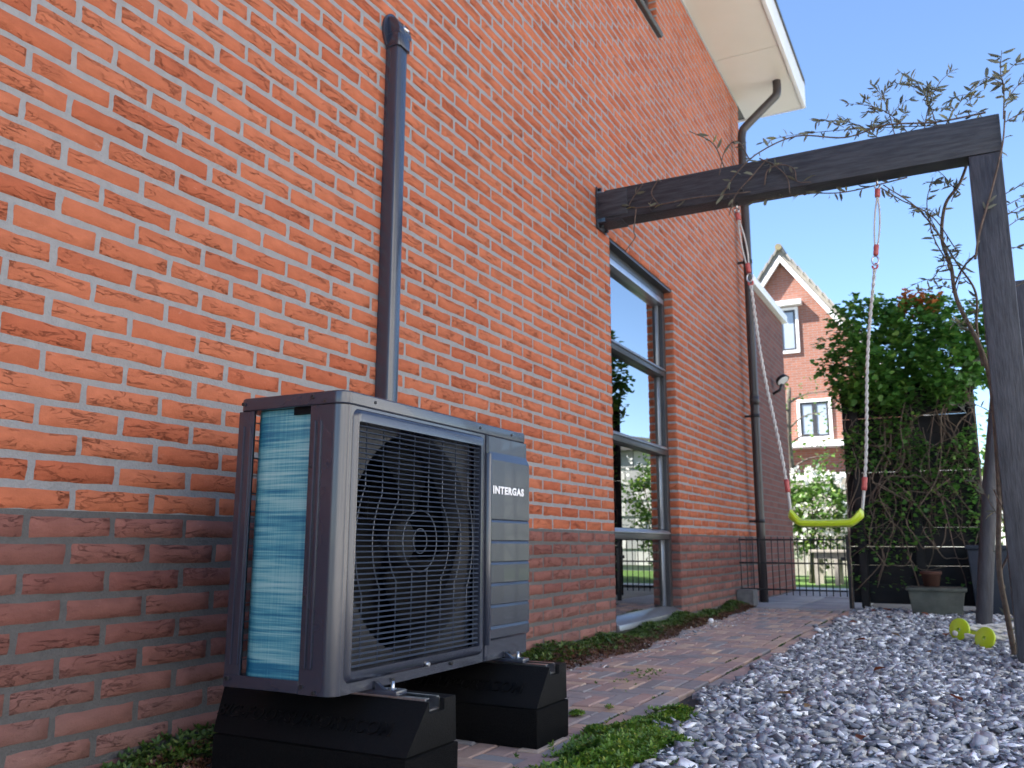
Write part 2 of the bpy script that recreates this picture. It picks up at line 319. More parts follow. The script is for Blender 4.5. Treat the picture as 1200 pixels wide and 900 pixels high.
class MB:
    def __init__(s): s.bm = bmesh.new()
    def box(s, x0, x1, y0, y1, z0, z1):
        v = [s.bm.verts.new(c) for c in ((x0, y0, z0), (x1, y0, z0), (x1, y1, z0), (x0, y1, z0), (x0, y0, z1), (x1, y0, z1), (x1, y1, z1), (x0, y1, z1))]
        for f in ((0, 3, 2, 1), (4, 5, 6, 7), (0, 1, 5, 4), (1, 2, 6, 5), (2, 3, 7, 6), (3, 0, 4, 7)): s.bm.faces.new([v[i] for i in f])
        return s
    def obox(s, mat4, dx, dy, dz):
        n = len(s.bm.verts); s.box(-dx/2, dx/2, -dy/2, dy/2, -dz/2, dz/2); s.bm.verts.ensure_lookup_table()
        for v in s.bm.verts[n:]: v.co = mat4 @ v.co
        return s
    def tube(s, pts, rad, n=8, cap=True, ell=1):
        pts = [Vector(p) for p in pts]; k = len(pts)
        if not hasattr(rad, '__len__'): rad = [rad]*k
        rings = []; prev = None
        for i, p in enumerate(pts):
            t = (pts[min(i+1, k-1)]-pts[max(i-1, 0)]); t = t.normalized() if t.length > 1e-9 else Vector((0, 0, 1))
            a = prev if prev else (Vector((0, 0, 1)) if abs(t.z) < .9 else Vector((1, 0, 0)))
            u = (a - t*a.dot(t)); u = u.normalized() if u.length > 1e-6 else t.orthogonal().normalized(); vv = t.cross(u); prev = u
            rings.append([s.bm.verts.new(p + rad[i]*(math.cos(2*math.pi*j/n)*u + ell*math.sin(2*math.pi*j/n)*vv)) for j in range(n)])
        for a, b in zip(rings, rings[1:]):
            for j in range(n):
                f = s.bm.faces.new((a[j], a[(j+1) % n], b[(j+1) % n], b[j])); f.smooth = True
        if cap:
            s.bm.faces.new(rings[0][::-1]); s.bm.faces.new(rings[-1])
        return s
    def prism(s, prof, ax, a, b, smooth=False):
        """2-D profile (closed) swept along axis ax: 0 -> (y,z), 1 -> (x,z), 2 -> (x,y)"""
        def P(p, t): return ((t, p[0], p[1]), (p[0], t, p[1]), (p[0], p[1], t))[ax]
        A = [s.bm.verts.new(P(p, a)) for p in prof]; B = [s.bm.verts.new(P(p, b)) for p in prof]; n = len(prof)
        for i in range(n):
            f = s.bm.faces.new((A[i], A[(i+1) % n], B[(i+1) % n], B[i])); f.smooth = smooth
        s.bm.faces.new(A[::-1]); s.bm.faces.new(B); return s
    def quad(s, *c): s.bm.faces.new([s.bm.verts.new(p) for p in c]); return s
    def bevel(s, w, seg=2, ang=40):
        bmesh.ops.recalc_face_normals(s.bm, faces=s.bm.faces)
        e = [e for e in s.bm.edges if len(e.link_faces) == 2 and e.calc_face_angle(0) > R(ang)]
        bmesh.ops.bevel(s.bm, geom=e, offset=w, segments=seg, profile=.6, affect='EDGES', clamp_overlap=True); return s
    def build(s, name, m, parent=None, bevel=0, seg=2, smooth=None, recalc=True):
        if bevel: s.bevel(bevel, seg)
        if recalc: bmesh.ops.recalc_face_normals(s.bm, faces=s.bm.faces)
        if bevel or smooth:
            for f in s.bm.faces: f.smooth = True
        if parent is not None:
            bmesh.ops.translate(s.bm, verts=s.bm.verts, vec=-ORG[parent])
        me = bpy.data.meshes.new(name); s.bm.to_mesh(me); s.bm.free()
        if bevel or smooth:
            try: me.set_sharp_from_angle(angle=R(38))
            except Exception: pass
        return link(name, me, m, parent)

def npmesh(name, V, F, m, parent=None, smooth=False):
    """V (n,3), F (k,3|4) numpy"""
    me = bpy.data.meshes.new(name); V = np.asarray(V, np.float32); F = np.asarray(F, np.int32)
    if parent is not None: V = V - np.array(ORG[parent], np.float32)
    k = F.shape[1]; me.vertices.add(len(V)); me.vertices.foreach_set('co', V.ravel())
    me.loops.add(F.size); me.loops.foreach_set('vertex_index', F.ravel())
    me.polygons.add(len(F)); me.polygons.foreach_set('loop_start', np.arange(0, F.size, k, dtype=np.int32))
    me.polygons.foreach_set('loop_total', np.full(len(F), k, np.int32))
    if smooth: me.polygons.foreach_set('use_smooth', np.ones(len(F), bool))
    me.update(calc_edges=True); me.validate()
    return link(name, me, m, parent)

def rotmats(n, tilt=None, rng=RNG):
    """random rotations; tilt limits the angle between local z and world z"""
    az = rng.uniform(0, 2*np.pi, n); sp_ = rng.uniform(0, 2*np.pi, n)
    th = np.arccos(rng.uniform(-1, 1, n)) if tilt is None else np.abs(rng.normal(0, tilt, n))
    def Rz(a): c, s_, o, z = np.cos(a), np.sin(a), np.ones(n), np.zeros(n); return np.stack([np.stack([c, -s_, z], -1), np.stack([s_, c, z], -1), np.stack([z, z, o], -1)], 1)
    def Rx(a): c, s_, o, z = np.cos(a), np.sin(a), np.ones(n), np.zeros(n); return np.stack([np.stack([o, z, z], -1), np.stack([z, c, -s_], -1), np.stack([z, s_, c], -1)], 1)
    return Rz(az) @ Rx(th) @ Rz(sp_)
def scatter(T, F, pos, rot, scl):
    T = np.asarray(T, float); F = np.asarray(F, int); n = len(pos); scl = np.asarray(scl)
    if scl.ndim == 1: scl = scl[:, None]
    V = np.einsum('nij,nkj->nki', rot, T[None]*scl[:, None, :]) + np.asarray(pos)[:, None, :]
    FF = F[None] + (np.arange(n)*len(T))[:, None, None]
    return V.reshape(-1, 3), FF.reshape(-1, F.shape[1])
def joinVF(parts):
    V, F, o = [], [], 0
    for v, f in parts: V.append(v); F.append(f+o); o += len(v)
    return np.concatenate(V), np.concatenate(F)
# leaf templates (length 1 along +y, slightly folded)
LEAF = (np.array([(0, 0, 0), (.28, .28, .07), (.30, .62, .08), (0, 1, -.05), (-.30, .62, .08), (-.28, .28, .07), (0, .5, -.02)]), np.array([(0, 1, 6), (1, 2, 6), (2, 3, 6), (3, 4, 6), (4, 5, 6), (5, 0, 6)]))
LOBED = (np.array([(0, 0, 0), (.34, .06, .04), (.50, .42, .06), (.26, .55, .03), (.30, .86, .02), (0, 1.05, -.08), (-.30, .86, .02), (-.26, .55, .03), (-.50, .42, .06), (-.34, .06, .04), (0, .45, -.03)]),
         np.array([(i, (i+1) % 10, 10) for i in range(10)]))
NARROW = (np.array([(0, 0, 0), (.10, .3, .03), (.09, .7, .0), (0, 1, -.14), (-.09, .7, .0), (-.10, .3, .03)]), np.array([(0, 1, 5), (1, 2, 4), (1, 4, 5), (2, 3, 4)]))
def rosette(n=5):
    V, F = [], []
    for k in range(n):
        a = 2*math.pi*k/n; c, s_ = math.cos(a), math.sin(a); o = len(V)
        for (l, w_, z) in ((0, .12, 0), (.55, .26, .35), (1, .05, .55)):
            for sgn in (1, -1): V.append((l*c - sgn*w_*s_, l*s_ + sgn*w_*c, z))
        F += [(o, o+2, o+3), (o, o+3, o+1), (o+2, o+4, o+5), (o+2, o+5, o+3)]
    return np.array(V), np.array(F)
def cr(pts, n=6):
    """Catmull-Rom through points"""
    P = [Vector(p) for p in pts]; P = [2*P[0]-P[1]]+P+[2*P[-1]-P[-2]]; out = []
    for i in range(1, len(P)-2):
        for k in range(n):
            t = k/n; a, b, c, d = P[i-1:i+3]
            out.append(.5*((2*b) + (c-a)*t + (2*a-5*b+4*c-d)*t*t + (3*b-a-3*c+d)*t**3))
    out.append(P[-2]); return out

# ------------------------------------------------------------------ ground, path, gravel beds
def sheet(name, x0, x1, y0, y1, z, m, kind='structure', parent=None, thick=None):
    b = MB()
    if thick: b.box(x0, x1, y0, y1, z-thick, z)
    else: b.quad((x0, y0, z), (x1, y0, z), (x1, y1, z), (x0, y1, z))
    o = b.build(name, m, parent); 
    if kind and parent is None: o['kind'] = kind
    return o
sheet('ground', -400, 400, -400, 400, -.03, 'ground')
sheet('lawn', -3.2, 14, 11.9, 19.5, -.012, 'lawn')
sheet('garden_ground', 3.6, 14, -8, 11.0, -.016, 'grit')
sheet('gravel_path', -3, 14, 11.02, 11.9, -.010, 'grit')
bed = sheet('gravel_bed', .97, 3.6, -1.5, 8.3, -.006, 'soil')
strip = sheet('planting_strip', -.003, .34, -1.5, 7.72, -.004, 'soil')

# concrete slabs by the gate
slab = bpy.data.objects.new('concrete_path', bpy.data.meshes.new('concrete_path')); COL.objects.link(slab); slab['kind'] = 'structure'; ORG[slab] = Vector((0, 0, 0))
sb = bmesh.new(); [sb.faces.new([sb.verts.new(c) for c in ((-.3, 7.66, -.018), (.99, 7.66, -.018), (.99, 11.0, -.018), (-.3, 11.0, -.018))])]; sb.to_mesh(slab.data); sb.free(); slab.data.materials.append(MATS['soil'])
for i, y in enumerate(np.arange(7.68, 10.9, .83)):
    for x0, x1 in ((0.005, .485), (.497, .975)):
        dz = RNG.uniform(-.003, .003); MB().box(x0, x1, y, y+.818, -.05, .012+dz).build('slab', 'concrete', slab, bevel=.006)

# clay pavers: herringbone field, edge rows
path = sheet('path', .0, .97, -1.5, 7.66, -.012, 'soil'); ORG[path] = Vector((0, 0, 0))
PW = .066; X0P, X1P, Y0P, Y1P = .14, .806, -.9, 7.66
cells = {}
na, nb = int((X1P-X0P)/PW)+2, int((Y1P-Y0P)/PW)+2
for b_ in range(-3, nb+3):
    for a_ in range(-4, na+4):
        m_ = (a_-b_) % 6
        key = ('h', a_-m_, b_) if m_ < 3 else ('v', a_, b_-(5-m_))
        cells[key] = 1
rects = []
for (k, a_, b_) in cells:
    w_, h_ = (3, 1) if k == 'h' else (1, 3)
    x0, x1 = X0P+a_*PW, X0P+(a_+w_)*PW; y0, y1 = Y0P+b_*PW, Y0P+(b_+h_)*PW
    x0, x1, y0, y1 = max(x0, X0P), min(x1, X1P), max(y0, Y0P), min(y1, Y1P)
    if x1-x0 > .02 and y1-y0 > .02: rects.append((x0, x1, y0, y1, 0))
y = -.9; i = 0
while y < 7.6:
    rects.append((.812, .886, y, min(y+.2, 7.655), 1)); y += .2
y = -.82
while y < 7.6:
    if y > 3.1: rects.append((.902, .976, y, min(y+.2, 7.655), 2))
    y += .2
def pavermesh(w_, h_, sd):
    rg = random.Random(sd); b = bmesh.new(); g = .0022; d = .004
    o = [b.verts.new((sx*(w_/2-g), sy_*(h_/2-g), -.05)) for sx, sy_ in ((-1, -1), (1, -1), (1, 1), (-1, 1))]
    m1 = [b.verts.new((sx*(w_/2-g)+rg.uniform(-.0015, .0015), sy_*(h_/2-g)+rg.uniform(-.0015, .0015), -d)) for sx, sy_ in ((-1, -1), (1, -1), (1, 1), (-1, 1))]
    t = [b.verts.new((sx*(w_/2-g-.005), sy_*(h_/2-g-.005), rg.uniform(-.0008, .0008))) for sx, sy_ in ((-1, -1), (1, -1), (1, 1), (-1, 1))]
    for A, B in ((o, m1), (m1, t)):
        for q in range(4): b.faces.new((A[q], A[(q+1) % 4], B[(q+1) % 4], B[q]))
    b.faces.new(t); me = bpy.data.meshes.new('paver'); b.to_mesh(me); b.free(); return me
def px_of(P):
    v = Vector(P)-CAM; z = v.dot(fwd)
    if z < .1: return None
    return 600+1011.65*v.dot(r2)/z, 450-1011.65*v.dot(u2)/z, z
info = []
for rc in rects:
    c = ((rc[0]+rc[1])/2, (rc[2]+rc[3])/2, 0); q = px_of(c)
    vis = q is not None and -20 < q[0] < 1220 and q[1] < 925 and c[1] > 1.75
    info.append((vis, -(q[2] if q else 99), rc, c))
order = sorted(info, key=lambda t: (not t[0], -t[1]))
pm_cache = {}; restV, restF, off = [], [], 0
for n_, (vis, _, rc, c) in enumerate(order):
    w_, h_ = rc[1]-rc[0], rc[3]-rc[2]; key = (round(w_, 3), round(h_, 3), random.randrange(3))
    if key not in pm_cache: pm_cache[key] = pavermesh(w_, h_, hash(key) & 255)
    me = pm_cache[key]; z = RNG.uniform(-.0025, .0025) + (.006 if rc[4] else 0.0) + .002; rz = RNG.normal(0, .008)
    if vis and n_ < 300:
        o = link('paver', me, 'paver', path, (c[0], c[1], z)); o.rotation_euler = (RNG.normal(0, .008), RNG.normal(0, .008), rz)
    else:
        V = np.array([v.co[:] for v in me.vertices]) + (c[0], c[1], z); restV.append(V)
        restF.append(np.array([p.vertices[:] for p in me.polygons])+off); off += len(V)
o = npmesh('far_pavers', np.concatenate(restV), np.concatenate(restF), 'paver', path); o['kind'] = 'stuff'

# slate chips
def stone_templates(k=14):
    out = []
    for i in range(k):
        b = bmesh.new(); n = random.randint(8, 11); fl = random.uniform(.28, .52); el = random.uniform(.55, .9)
        for _ in range(n):
            v = Vector((random.gauss(0, 1), random.gauss(0, 1), random.gauss(0, 1))).normalized()
            v = Vector((max(-.72, min(.72, v.x)), max(-.72, min(.72, v.y))*el, max(-.6, min(.6, v.z))*fl)); b.verts.new(v)
        r_ = bmesh.ops.convex_hull(b, input=b.verts)
        bmesh.ops.delete(b, geom=[g for g in r_['geom_interior'] if isinstance(g, bmesh.types.BMVert)], context='VERTS')
        bmesh.ops.triangulate(b, faces=b.faces); b.verts.index_update()
        out.append((np.array([v.co[:] for v in b.verts]), np.array([[v.index for v in f.verts] for f in b.faces]))); b.free()
    return out
ST = stone_templates()
def chips(x0, x1, y0, y1, dens, smin, smax, zlift=.0, edge=None):
    n = int((x1-x0)*(y1-y0)*dens); P = np.stack([RNG.uniform(x0, x1, n), RNG.uniform(y0, y1, n), RNG.uniform(.0, .022, n)+zlift], 1)
    if edge is not None: P = P[edge(P)]
    n = len(P); s_ = RNG.lognormal(0, .28, n); s_ = np.clip(s_*(smin+smax)/2, smin*.6, smax*1.1); rot = rotmats(n, .42); ti = RNG.integers(0, len(ST), n); parts = []
    for t in range(len(ST)):
        k = ti == t
        if k.any(): parts.append(scatter(*ST[t], P[k], rot[k], s_[k]))
    return joinVF(parts)
def edge_fn(P):
    lim = np.where(P[:, 1] > 3.1, .985, .955) + .03*np.sin(P[:, 1]*7.3) + .02*np.sin(P[:, 1]*17) + np.where(P[:, 1] < 3.0, .05, 0) + np.where(P[:, 1] > 6, -.0, 0)
    return P[:, 0] > lim
g1 = chips(.9, 3.2, 1.3, 4.4, 2600, .019, .034, edge=edge_fn)
g2 = chips(.9, 3.5, 4.4, 7.95, 2000, .020, .034, edge=edge_fn)
g3 = chips(.15, .42, 3.3, 7.6, 500, .007, .014, zlift=-.01)
g4 = chips(.93, 3.2, 1.3, 5.0, 2600, .006, .013, zlift=.004, edge=edge_fn)
npmesh('slate_gravel', *joinVF([g1, g2, g4]), 'gravel'); o = bpy.data.objects['slate_gravel']; tag(o, 'grey slate chippings covering the bed right of the paved path', 'gravel', kind='stuff')
o = npmesh('fine_gravel', *g3, 'gravel'); tag(o, 'small grey stones along the edge of the moss strip', 'gravel', kind='stuff')

# ------------------------------------------------------------------ brick house
WY0, WY1, WZ = -1.4, 8.75, 5.2
OPEN = [(4.82, 6.12, .03, 2.4335), (4.62, 5.94, 4.43, 5.14)]
house = thing('brick_house', 'orange brick house with purple brick plinth and cream soffit along the path', 'house', (-.2, 4, 0))
MX = -.0034
b = MB()
def rect(y0, y1, z0, z1): b.quad((MX, y0, z0), (MX, y1, z0), (MX, y1, z1), (MX, y0, z1))
(a0, a1, c0, c1), (d0, d1, e0, e1) = OPEN
rect(WY0, a0, -.03, e0); rect(a1, WY1-.004, -.03, e0); rect(a0, a1, -.03, c0); rect(a0, a1, c1, e0)
rect(WY0, d0, e0, WZ); rect(d1, WY1-.004, e0, WZ); rect(d0, d1, e1, WZ)
for (y0, y1, z0, z1) in OPEN:
    D = -.16
    for (p, q) in (((y0, z0), (y0, z1)), ((y0, z1), (y1, z1)), ((y1, z1), (y1, z0)), ((y1, z0), (y0, z0))):
        b.quad((MX, *p), (MX, *q), (D, *q), (D, *p))
wall = b.build('wall', 'mortar', house, recalc=False)
b = MB()
b.quad((MX, WY1-.004, -.03), (-8.4, WY1-.004, -.03), (-8.4, WY1-.004, WZ), (MX, WY1-.004, WZ))
b.quad((MX, WY1-.004, WZ), (-8.4, WY1-.004, WZ), (-4.2, WY1-.004, 8.9))
b.quad((MX, WY0, -.03), (-8.4, WY0, -.03), (-8.4, WY0, WZ), (MX, WY0, WZ)); b.quad((MX, WY0, WZ), (-8.4, WY0, WZ), (-4.2, WY0, 8.9))
b.quad((-8.4, WY0, -.03), (-8.4, WY1, -.03), (-8.4, WY1, WZ), (-8.4, WY0, WZ))
b.build('end_walls', 'far brick', house, recalc=False)

def brickvar(sd, L=.2105, H=.0512):
    """7 x 4 quads: outer ring runs back to the joint, inner face uneven"""
    rg = random.Random(sd); ys = [-.5, -.474, -.28, -.07, .12, .30, .474, .5]; zs = [-.5, -.40, 0, .40, .5]
    V, F = [], []
    sag = rg.uniform(-.0012, .0012); tw = rg.uniform(-.0015, .0015)
    for j, z in enumerate(zs):
        for i, y in enumerate(ys):
            e = i in (0, 7) or j in (0, 4)
            jy, jz = (rg.uniform(-.0022, .0022) if i in (0, 7) else rg.uniform(-.002, .002)), rg.uniform(-.0021, .0021)*(1 if j in (0, 1, 3, 4) else .3)
            x = -.0072 if e else rg.uniform(-.0016, .0012) + tw*z*2 + (-.0006 if i in (1, 6) or j in (1, 3) else 0)
            V.append((x, y*L + jy, z*H + jz + sag*math.cos(y*3)))
    for j in range(4):
        for i in range(7): a = j*8+i; F.append((a, a+1, a+9, a+8))
    return np.array(V), np.array(F)
BV = [brickvar(100+i) for i in range(18)]
BM_ = []
for V, F in BV:
    me = bpy.data.meshes.new('brick'); me.from_pydata(V.tolist(), [], F.tolist()); me.polygons.foreach_set('use_smooth', np.ones(len(F), bool)); me.materials.append(MATS['brick']); BM_.append(me)
bl = []
for r_ in range(-10, 74):
    z0 = ZB+r_*CH; zc = z0+CH/2
    if zc > WZ-.01 or zc < -.02: continue
    for k in range(-7, 42):
        y0 = k*BL + (BL/2 if r_ % 2 else 0); y1 = y0+BL; segs = [(max(y0, WY0), min(y1, WY1))]
        for (oy0, oy1, oz0, oz1) in OPEN:
            if oz0 < zc < oz1:
                ns = []
                for (p, q) in segs:
                    if q <= oy0 or p >= oy1: ns.append((p, q)); continue
                    if p < oy0-.02: ns.append((p, oy0+.005))
                    if q > oy1+.02: ns.append((oy1-.005, q))
                segs = ns
        for (p, q) in segs:
            if q-p > .03: bl.append(((p+q)/2, zc, q-p))
scored = []
for (yc, zc, ln) in bl:
    q = px_of((0, yc, zc)); full = abs(ln-BL) < 1e-6
    if full and q and -40 < q[0] < 1200 and -15 < q[1] < 915 and not (285 < q[0] < 610 and 465+(q[0]-285)*.1 < q[1] < 860):
        scored.append((q[2], yc, zc))
scored.sort(); near = {(round(a, 4), round(c, 4)) for _, a, c in scored[:300]}
rV, rF, off = [], [], 0
for (yc, zc, ln) in bl:
    vi = random.randrange(18); jx = RNG.uniform(-.0012, .0012); jy, jz = RNG.normal(0, .0012), RNG.normal(0, .0009); ra = RNG.normal(0, .0035)
    if (round(yc, 4), round(zc, 4)) in near:
        o = link('brick', BM_[vi], None, wall, Vector((jx, yc+jy, zc+jz))-ORG[wall]); o.rotation_euler = (ra, 0, 0)
    else:
        V = BV[vi][0].copy(); V[:, 1] *= (ln-.0095)/.2105; V = V + (jx, yc+jy, zc+jz); rV.append(V); rF.append(BV[vi][1]+off); off += len(V)
# bricks returning into the reveals of the two windows
for (y0, y1, z0, z1) in OPEN:
    for r_ in range(-10, 74):
        zc = ZB+r_*CH+CH/2
        if not z0 < zc < z1: continue
        for (yy, sg) in ((y0, 1), (y1, -1)):
            V = BV[random.randrange(18)][0]; D = .10 if r_ % 2 else .155
            W = np.stack([-(V[:, 1]/.2105+.5)*D, yy + sg*(V[:, 0]+.004), V[:, 2]+zc], 1); rV.append(W); rF.append(BV[0][1][:, ::(1 if sg > 0 else -1)]+off); off += len(W)
o = npmesh('brickwork', np.concatenate(rV), np.concatenate(rF), 'brick', wall, smooth=True); o['kind'] = 'stuff'

# roof, soffit, fascia, gutter
ex = .615
rf = MB().prism([(ex+.025, 5.475), (-4.2, 9.1), (-4.2, 9.25), (ex+.03, 5.50)], 1, WY0-.3, 9.2).build('roof', 'roof tile', house)
MB().prism([(-9.0, 5.3), (-4.2, 9.1), (-4.2, 9.25), (-9.2, 5.42)], 1, WY0-.3, 9.2).build('roof', 'roof tile', house)
soff = MB().box(-.12, ex-.009, WY0, 9.135, WZ+.012, WZ+.03).build('soffit', 'frame dark', house)
ycuts = [9.14, 7.80, 5.36, 2.92, .48, -1.4]
for i in range(5): MB().box(-.004, ex-.012, ycuts[i+1]+.004, ycuts[i]-.004, WZ, WZ+.011).build('soffit_panel', 'soffit', soff)
MB().box(ex-.008, ex+.028, WY0, 9.15, WZ-.012, WZ+.27).build('fascia', 'white trim', house, bevel=.003)
MB().box(-.2, ex-.010, 9.142, 9.165, WZ-.004, WZ+.40).build('verge_board', 'white trim', house)
MB().box(ex+.030, ex+.046, WY0, 9.06, WZ+.25, WZ+.276).build('gutter_lip', 'drain pipe', house, bevel=.004)
dp = MB().tube(cr([(.10, 8.38, -.0), (.10, 8.38, 2.2), (.10, 8.38, 4.55)], 3) + cr([(.10, 8.38, 4.62), (.115, 8.383, 4.70), (.17, 8.39, 4.765), (.40, 8.44, 4.99), (.455, 8.45, 5.05), (.465, 8.452, 5.12), (.465, 8.452, 5.199)], 4), .042, 14).build('downpipe', 'drain pipe', house)
for z in (.75, 1.75, 3.3): 
    MB().tube([(.10, 8.38, z-.016), (.10, 8.38, z+.016)], .047, 14).box(.002, .07, 8.372, 8.388, z-.01, z+.01).build('bracket', 'gate black', dp)
for z in (1.9, 4.05): MB().tube([(.10, 8.38, z-.045), (.10, 8.38, z+.045)], .0455, 14).build('socket', 'drain pipe', dp)

def win(parent, y0, y1, z0, z1, cuts, fx):
    """frame set back by fx; fields split by transoms"""
    w_ = MB(); t = .062
    w_.box(fx-.07, fx, y0+.002, y0+t, z0+.05, z1-.002).box(fx-.07, fx, y1-t, y1-.002, z0+.05, z1-.002).box(fx-.07, fx-.001, y0+t, y1-t, z1-.10, z1-.002)
    fr = w_.build('window', 'frame dark', parent, bevel=.003)
    MB().box(fx-.06, fx+.012, y0+t, y1-t, z1-.142, z1-.102).build('head_trim', 'frame alu', fr, bevel=.004)
    zs = [z0+.095]+[c for c in cuts]+[z1-.145]
    for c in cuts:
        MB().box(fx-.06, fx+.006, y0+t+.001, y1-t-.001, c-.034, c+.004).build('transom', 'frame dark', fr, bevel=.003)
        MB().prism([(fx-.05, c+.036), (fx+.004, c+.024), (fx+.016, c+.010), (fx+.016, c+.0045), (fx-.05, c+.0045)], 1, y0+t+.001, y1-t-.001).build('drip_rail', 'frame alu', fr)
    lo = z0+.075
    for i in range(len(cuts)+1):
        za = lo if i == 0 else cuts[i-1]+.038; zb = z1-.143 if i == len(cuts) else cuts[i]-.036
        for ya in (y0+t+.001, y1-t-.03): MB().box(fx-.052, fx-.030, ya, ya+.029, za, zb).build('sash_stile', 'frame alu', fr, bevel=.002)
        MB().box(fx-.047, fx-.039, y0+t+.028, y1-t-.028, za-.002, zb+.002).build('pane', 'glass', fr)
    return fr
wf = win(house, 4.82, 6.12, .03, 2.4335, [.60, 1.20, 1.78], -.065)
MB().prism([(-.12, .105), (-.06, .100), (.014, .072), (.018, .040), (.010, .036), (-.12, .036)], 1, 4.83, 6.11).build('sill', 'frame alu', wf, bevel=.003)
MB().box(-.115, .004, 4.825, 6.115, .0, .034).build('sill_base', 'frame dark', wf)
MB().box(-.13, -.012, 4.822, 6.118, 2.4, 2.4325).build('lintel_tray', 'frame dark', wf)
wf2 = win(house, 4.62, 5.94, 4.43, 5.14, [], -.065)
MB().prism([(-.12, 4.50), (.035, 4.462), (.040, 4.425), (.030, 4.415), (-.12, 4.432)], 1, 4.60, 5.965).build('sill', 'frame dark', wf2, bevel=.003)
# the room behind the tall window
b = MB(); X0, X1, Y0, Y1, Z0, Z1 = -4.0, -.17, 3.2, 7.6, .03, 2.6
b.quad((X0, Y0, Z0), (X0, Y1, Z0), (X0, Y1, Z1), (X0, Y0, Z1)).quad((X0, Y0, Z0), (X1, Y0, Z0), (X1, Y0, Z1), (X0, Y0, Z1)).quad((X0, Y1, Z0), (X1, Y1, Z0), (X1, Y1, Z1), (X0, Y1, Z1)).quad((X0, Y0, Z1), (X1, Y0, Z1), (X1, Y1, Z1), (X0, Y1, Z1))
b.quad((X1, Y0, Z0), (X1, 4.82, Z0), (X1, 4.82, Z1), (X1, Y0, Z1)).quad((X1, 6.12, Z0), (X1, Y1, Z0), (X1, Y1, Z1), (X1, 6.12, Z1)).quad((X1, 4.82, 2.43), (X1, 6.12, 2.43), (X1, 6.12, Z1), (X1, 4.82, Z1))
b.build('room_walls', 'room', house, recalc=False); MB().quad((X0, Y0, Z0), (X1+.05, Y0, Z0), (X1+.05, Y1, Z0), (X0, Y1, Z0)).build('room_floor', 'room floor', house)
cpts = [(-.26+.028*math.sin(t*2.1), 5.66+t*.02) for t in range(22)]
b = MB(); vv = [[b.bm.verts.new((x, y, z)) for x, y in cpts] for z in (.06, 2.38)]
for i in range(21): f = b.bm.faces.new((vv[0][i], vv[0][i+1], vv[1][i+1], vv[1][i])); f.smooth = True
b.build('curtain', 'curtain', house)

# ------------------------------------------------------------------ duct on the wall
duct = thing('pipe_duct', 'dark grey pipe cover running up the brick wall behind the heat pump', 'pipe duct', (.03, 2.5, .3))
y0, y1, dx = 2.458, 2.526, .058
prof = [(.001, y0), (dx-.014, y0), (dx-.004, y0+.004), (dx, y0+.014), (dx, y1-.014), (dx-.004, y1-.004), (dx-.014, y1), (.001, y1)]
MB().prism(prof, 2, .28, 2.408).build('cover', 'duct', duct, smooth=True)
cap = MB().prism([(.001, y0-.006), (.060, y0-.006), (.067, y0+.006), (.067, y1-.006), (.060, y1+.006), (.001, y1+.006)], 2, 2.404, 2.46)
cap.bm.faces.ensure_lookup_table()
o = cap.build('end_sleeve', 'duct', duct, bevel=.004)
hood = MB().prism([(.001, 2.455), (.0675, 2.455), (.0665, 2.475), (.059, 2.500), (.046, 2.520), (.022, 2.532), (.001, 2.534)], 1, y0-.007, y1+.007).build('hood', 'duct', duct, bevel=.005)
pl = [(2.491+.064*math.cos(a), 2.478+.082*math.sin(a)) for a in np.linspace(0, 2*math.pi, 24, endpoint=False)]
MB().prism([(p[0], p[1]) for p in pl], 0, .0005, .012).build('wall_flange', 'duct', duct, bevel=.002)
nrm = Vector((.82, 0, .57)); ctr = Vector((.061, 2.500, 2.494))
sc_ = MB().tube([ctr-nrm*.01, ctr+nrm*.004], [.0195, .017], 16).build('screw_cover', 'steel', duct)
MB().tube([ctr+nrm*.0035, ctr+nrm*.006], .008, 8).build('screw', 'screw', sc_)

# ------------------------------------------------------------------ heat pump
HX0, HX1, HY0, HY1, HZ0, HZ1 = .332, .64, 1.49, 2.385, .218, .868
hp = thing('heat_pump', 'dark grey heat pump outdoor unit with fan grille and blue coil', 'heat pump', (.46, 1.93, HZ0))
def rrect(x0, x1, y0, y1, r, skip=()):
    out = []
    for (cx, cy_, a) in ((x1-r, y0+r, -90), (x1-r, y1-r, 0), (x0+r, y1-r, 90), (x0+r, y0+r, 180)):
        for k in range(7): t = R(a+15*k); out.append((cx+r*math.cos(t), cy_+r*math.sin(t)))
    return out
top = MB().prism(rrect(HX0-.004, HX1+.004, HY0-.004, HY1+.003, .030), 2, HZ1-.030, HZ1).build('top_cover', 'dark coat', hp, bevel=.004, seg=3)
MB().prism(rrect(HX0+.004, HX1-.006, HY0+.006, HY1-.008, .034), 2, HZ0, HZ0+.024).build('base_pan', 'dark coat', hp, bevel=.003)
# corner column: plan profile with thickness
r_ = .030; zc0, zc1 = HZ0+.001, HZ1-.0305
outer = [(.548, HY0), (HX1-r_, HY0)] + [(HX1-r_+r_*math.sin(R(t)), HY0+r_-r_*math.cos(R(t))) for t in range(10, 91, 10)] + [(HX1, HY0+.058)]
inner = [(x-(.004 if i > 3 else 0), y+.004) for i, (x, y) in enumerate(outer)][::-1]
colm = MB().prism(outer+inner, 2, zc0, zc1, smooth=True).build('corner_column', 'dark coat', hp, smooth=True)
def rib(x, y, z0, z1, w_=.010, d=.0035, ax='y'):
    n = 8; ps = []
    for k in range(n+1): a = math.pi*k/n; ps.append((x+w_/2*math.cos(a), z1+w_/2*math.sin(a)))
    for k in range(n+1): a = math.pi+math.pi*k/n; ps.append((x+w_/2*math.cos(a), z0+w_/2*math.sin(a)))
    return MB().prism(ps, 1, y-d, y+.001)
for x in (.562, .578): rib(x, HY0, .275, .80, .009).build('rib', 'dark coat', colm, bevel=.002)
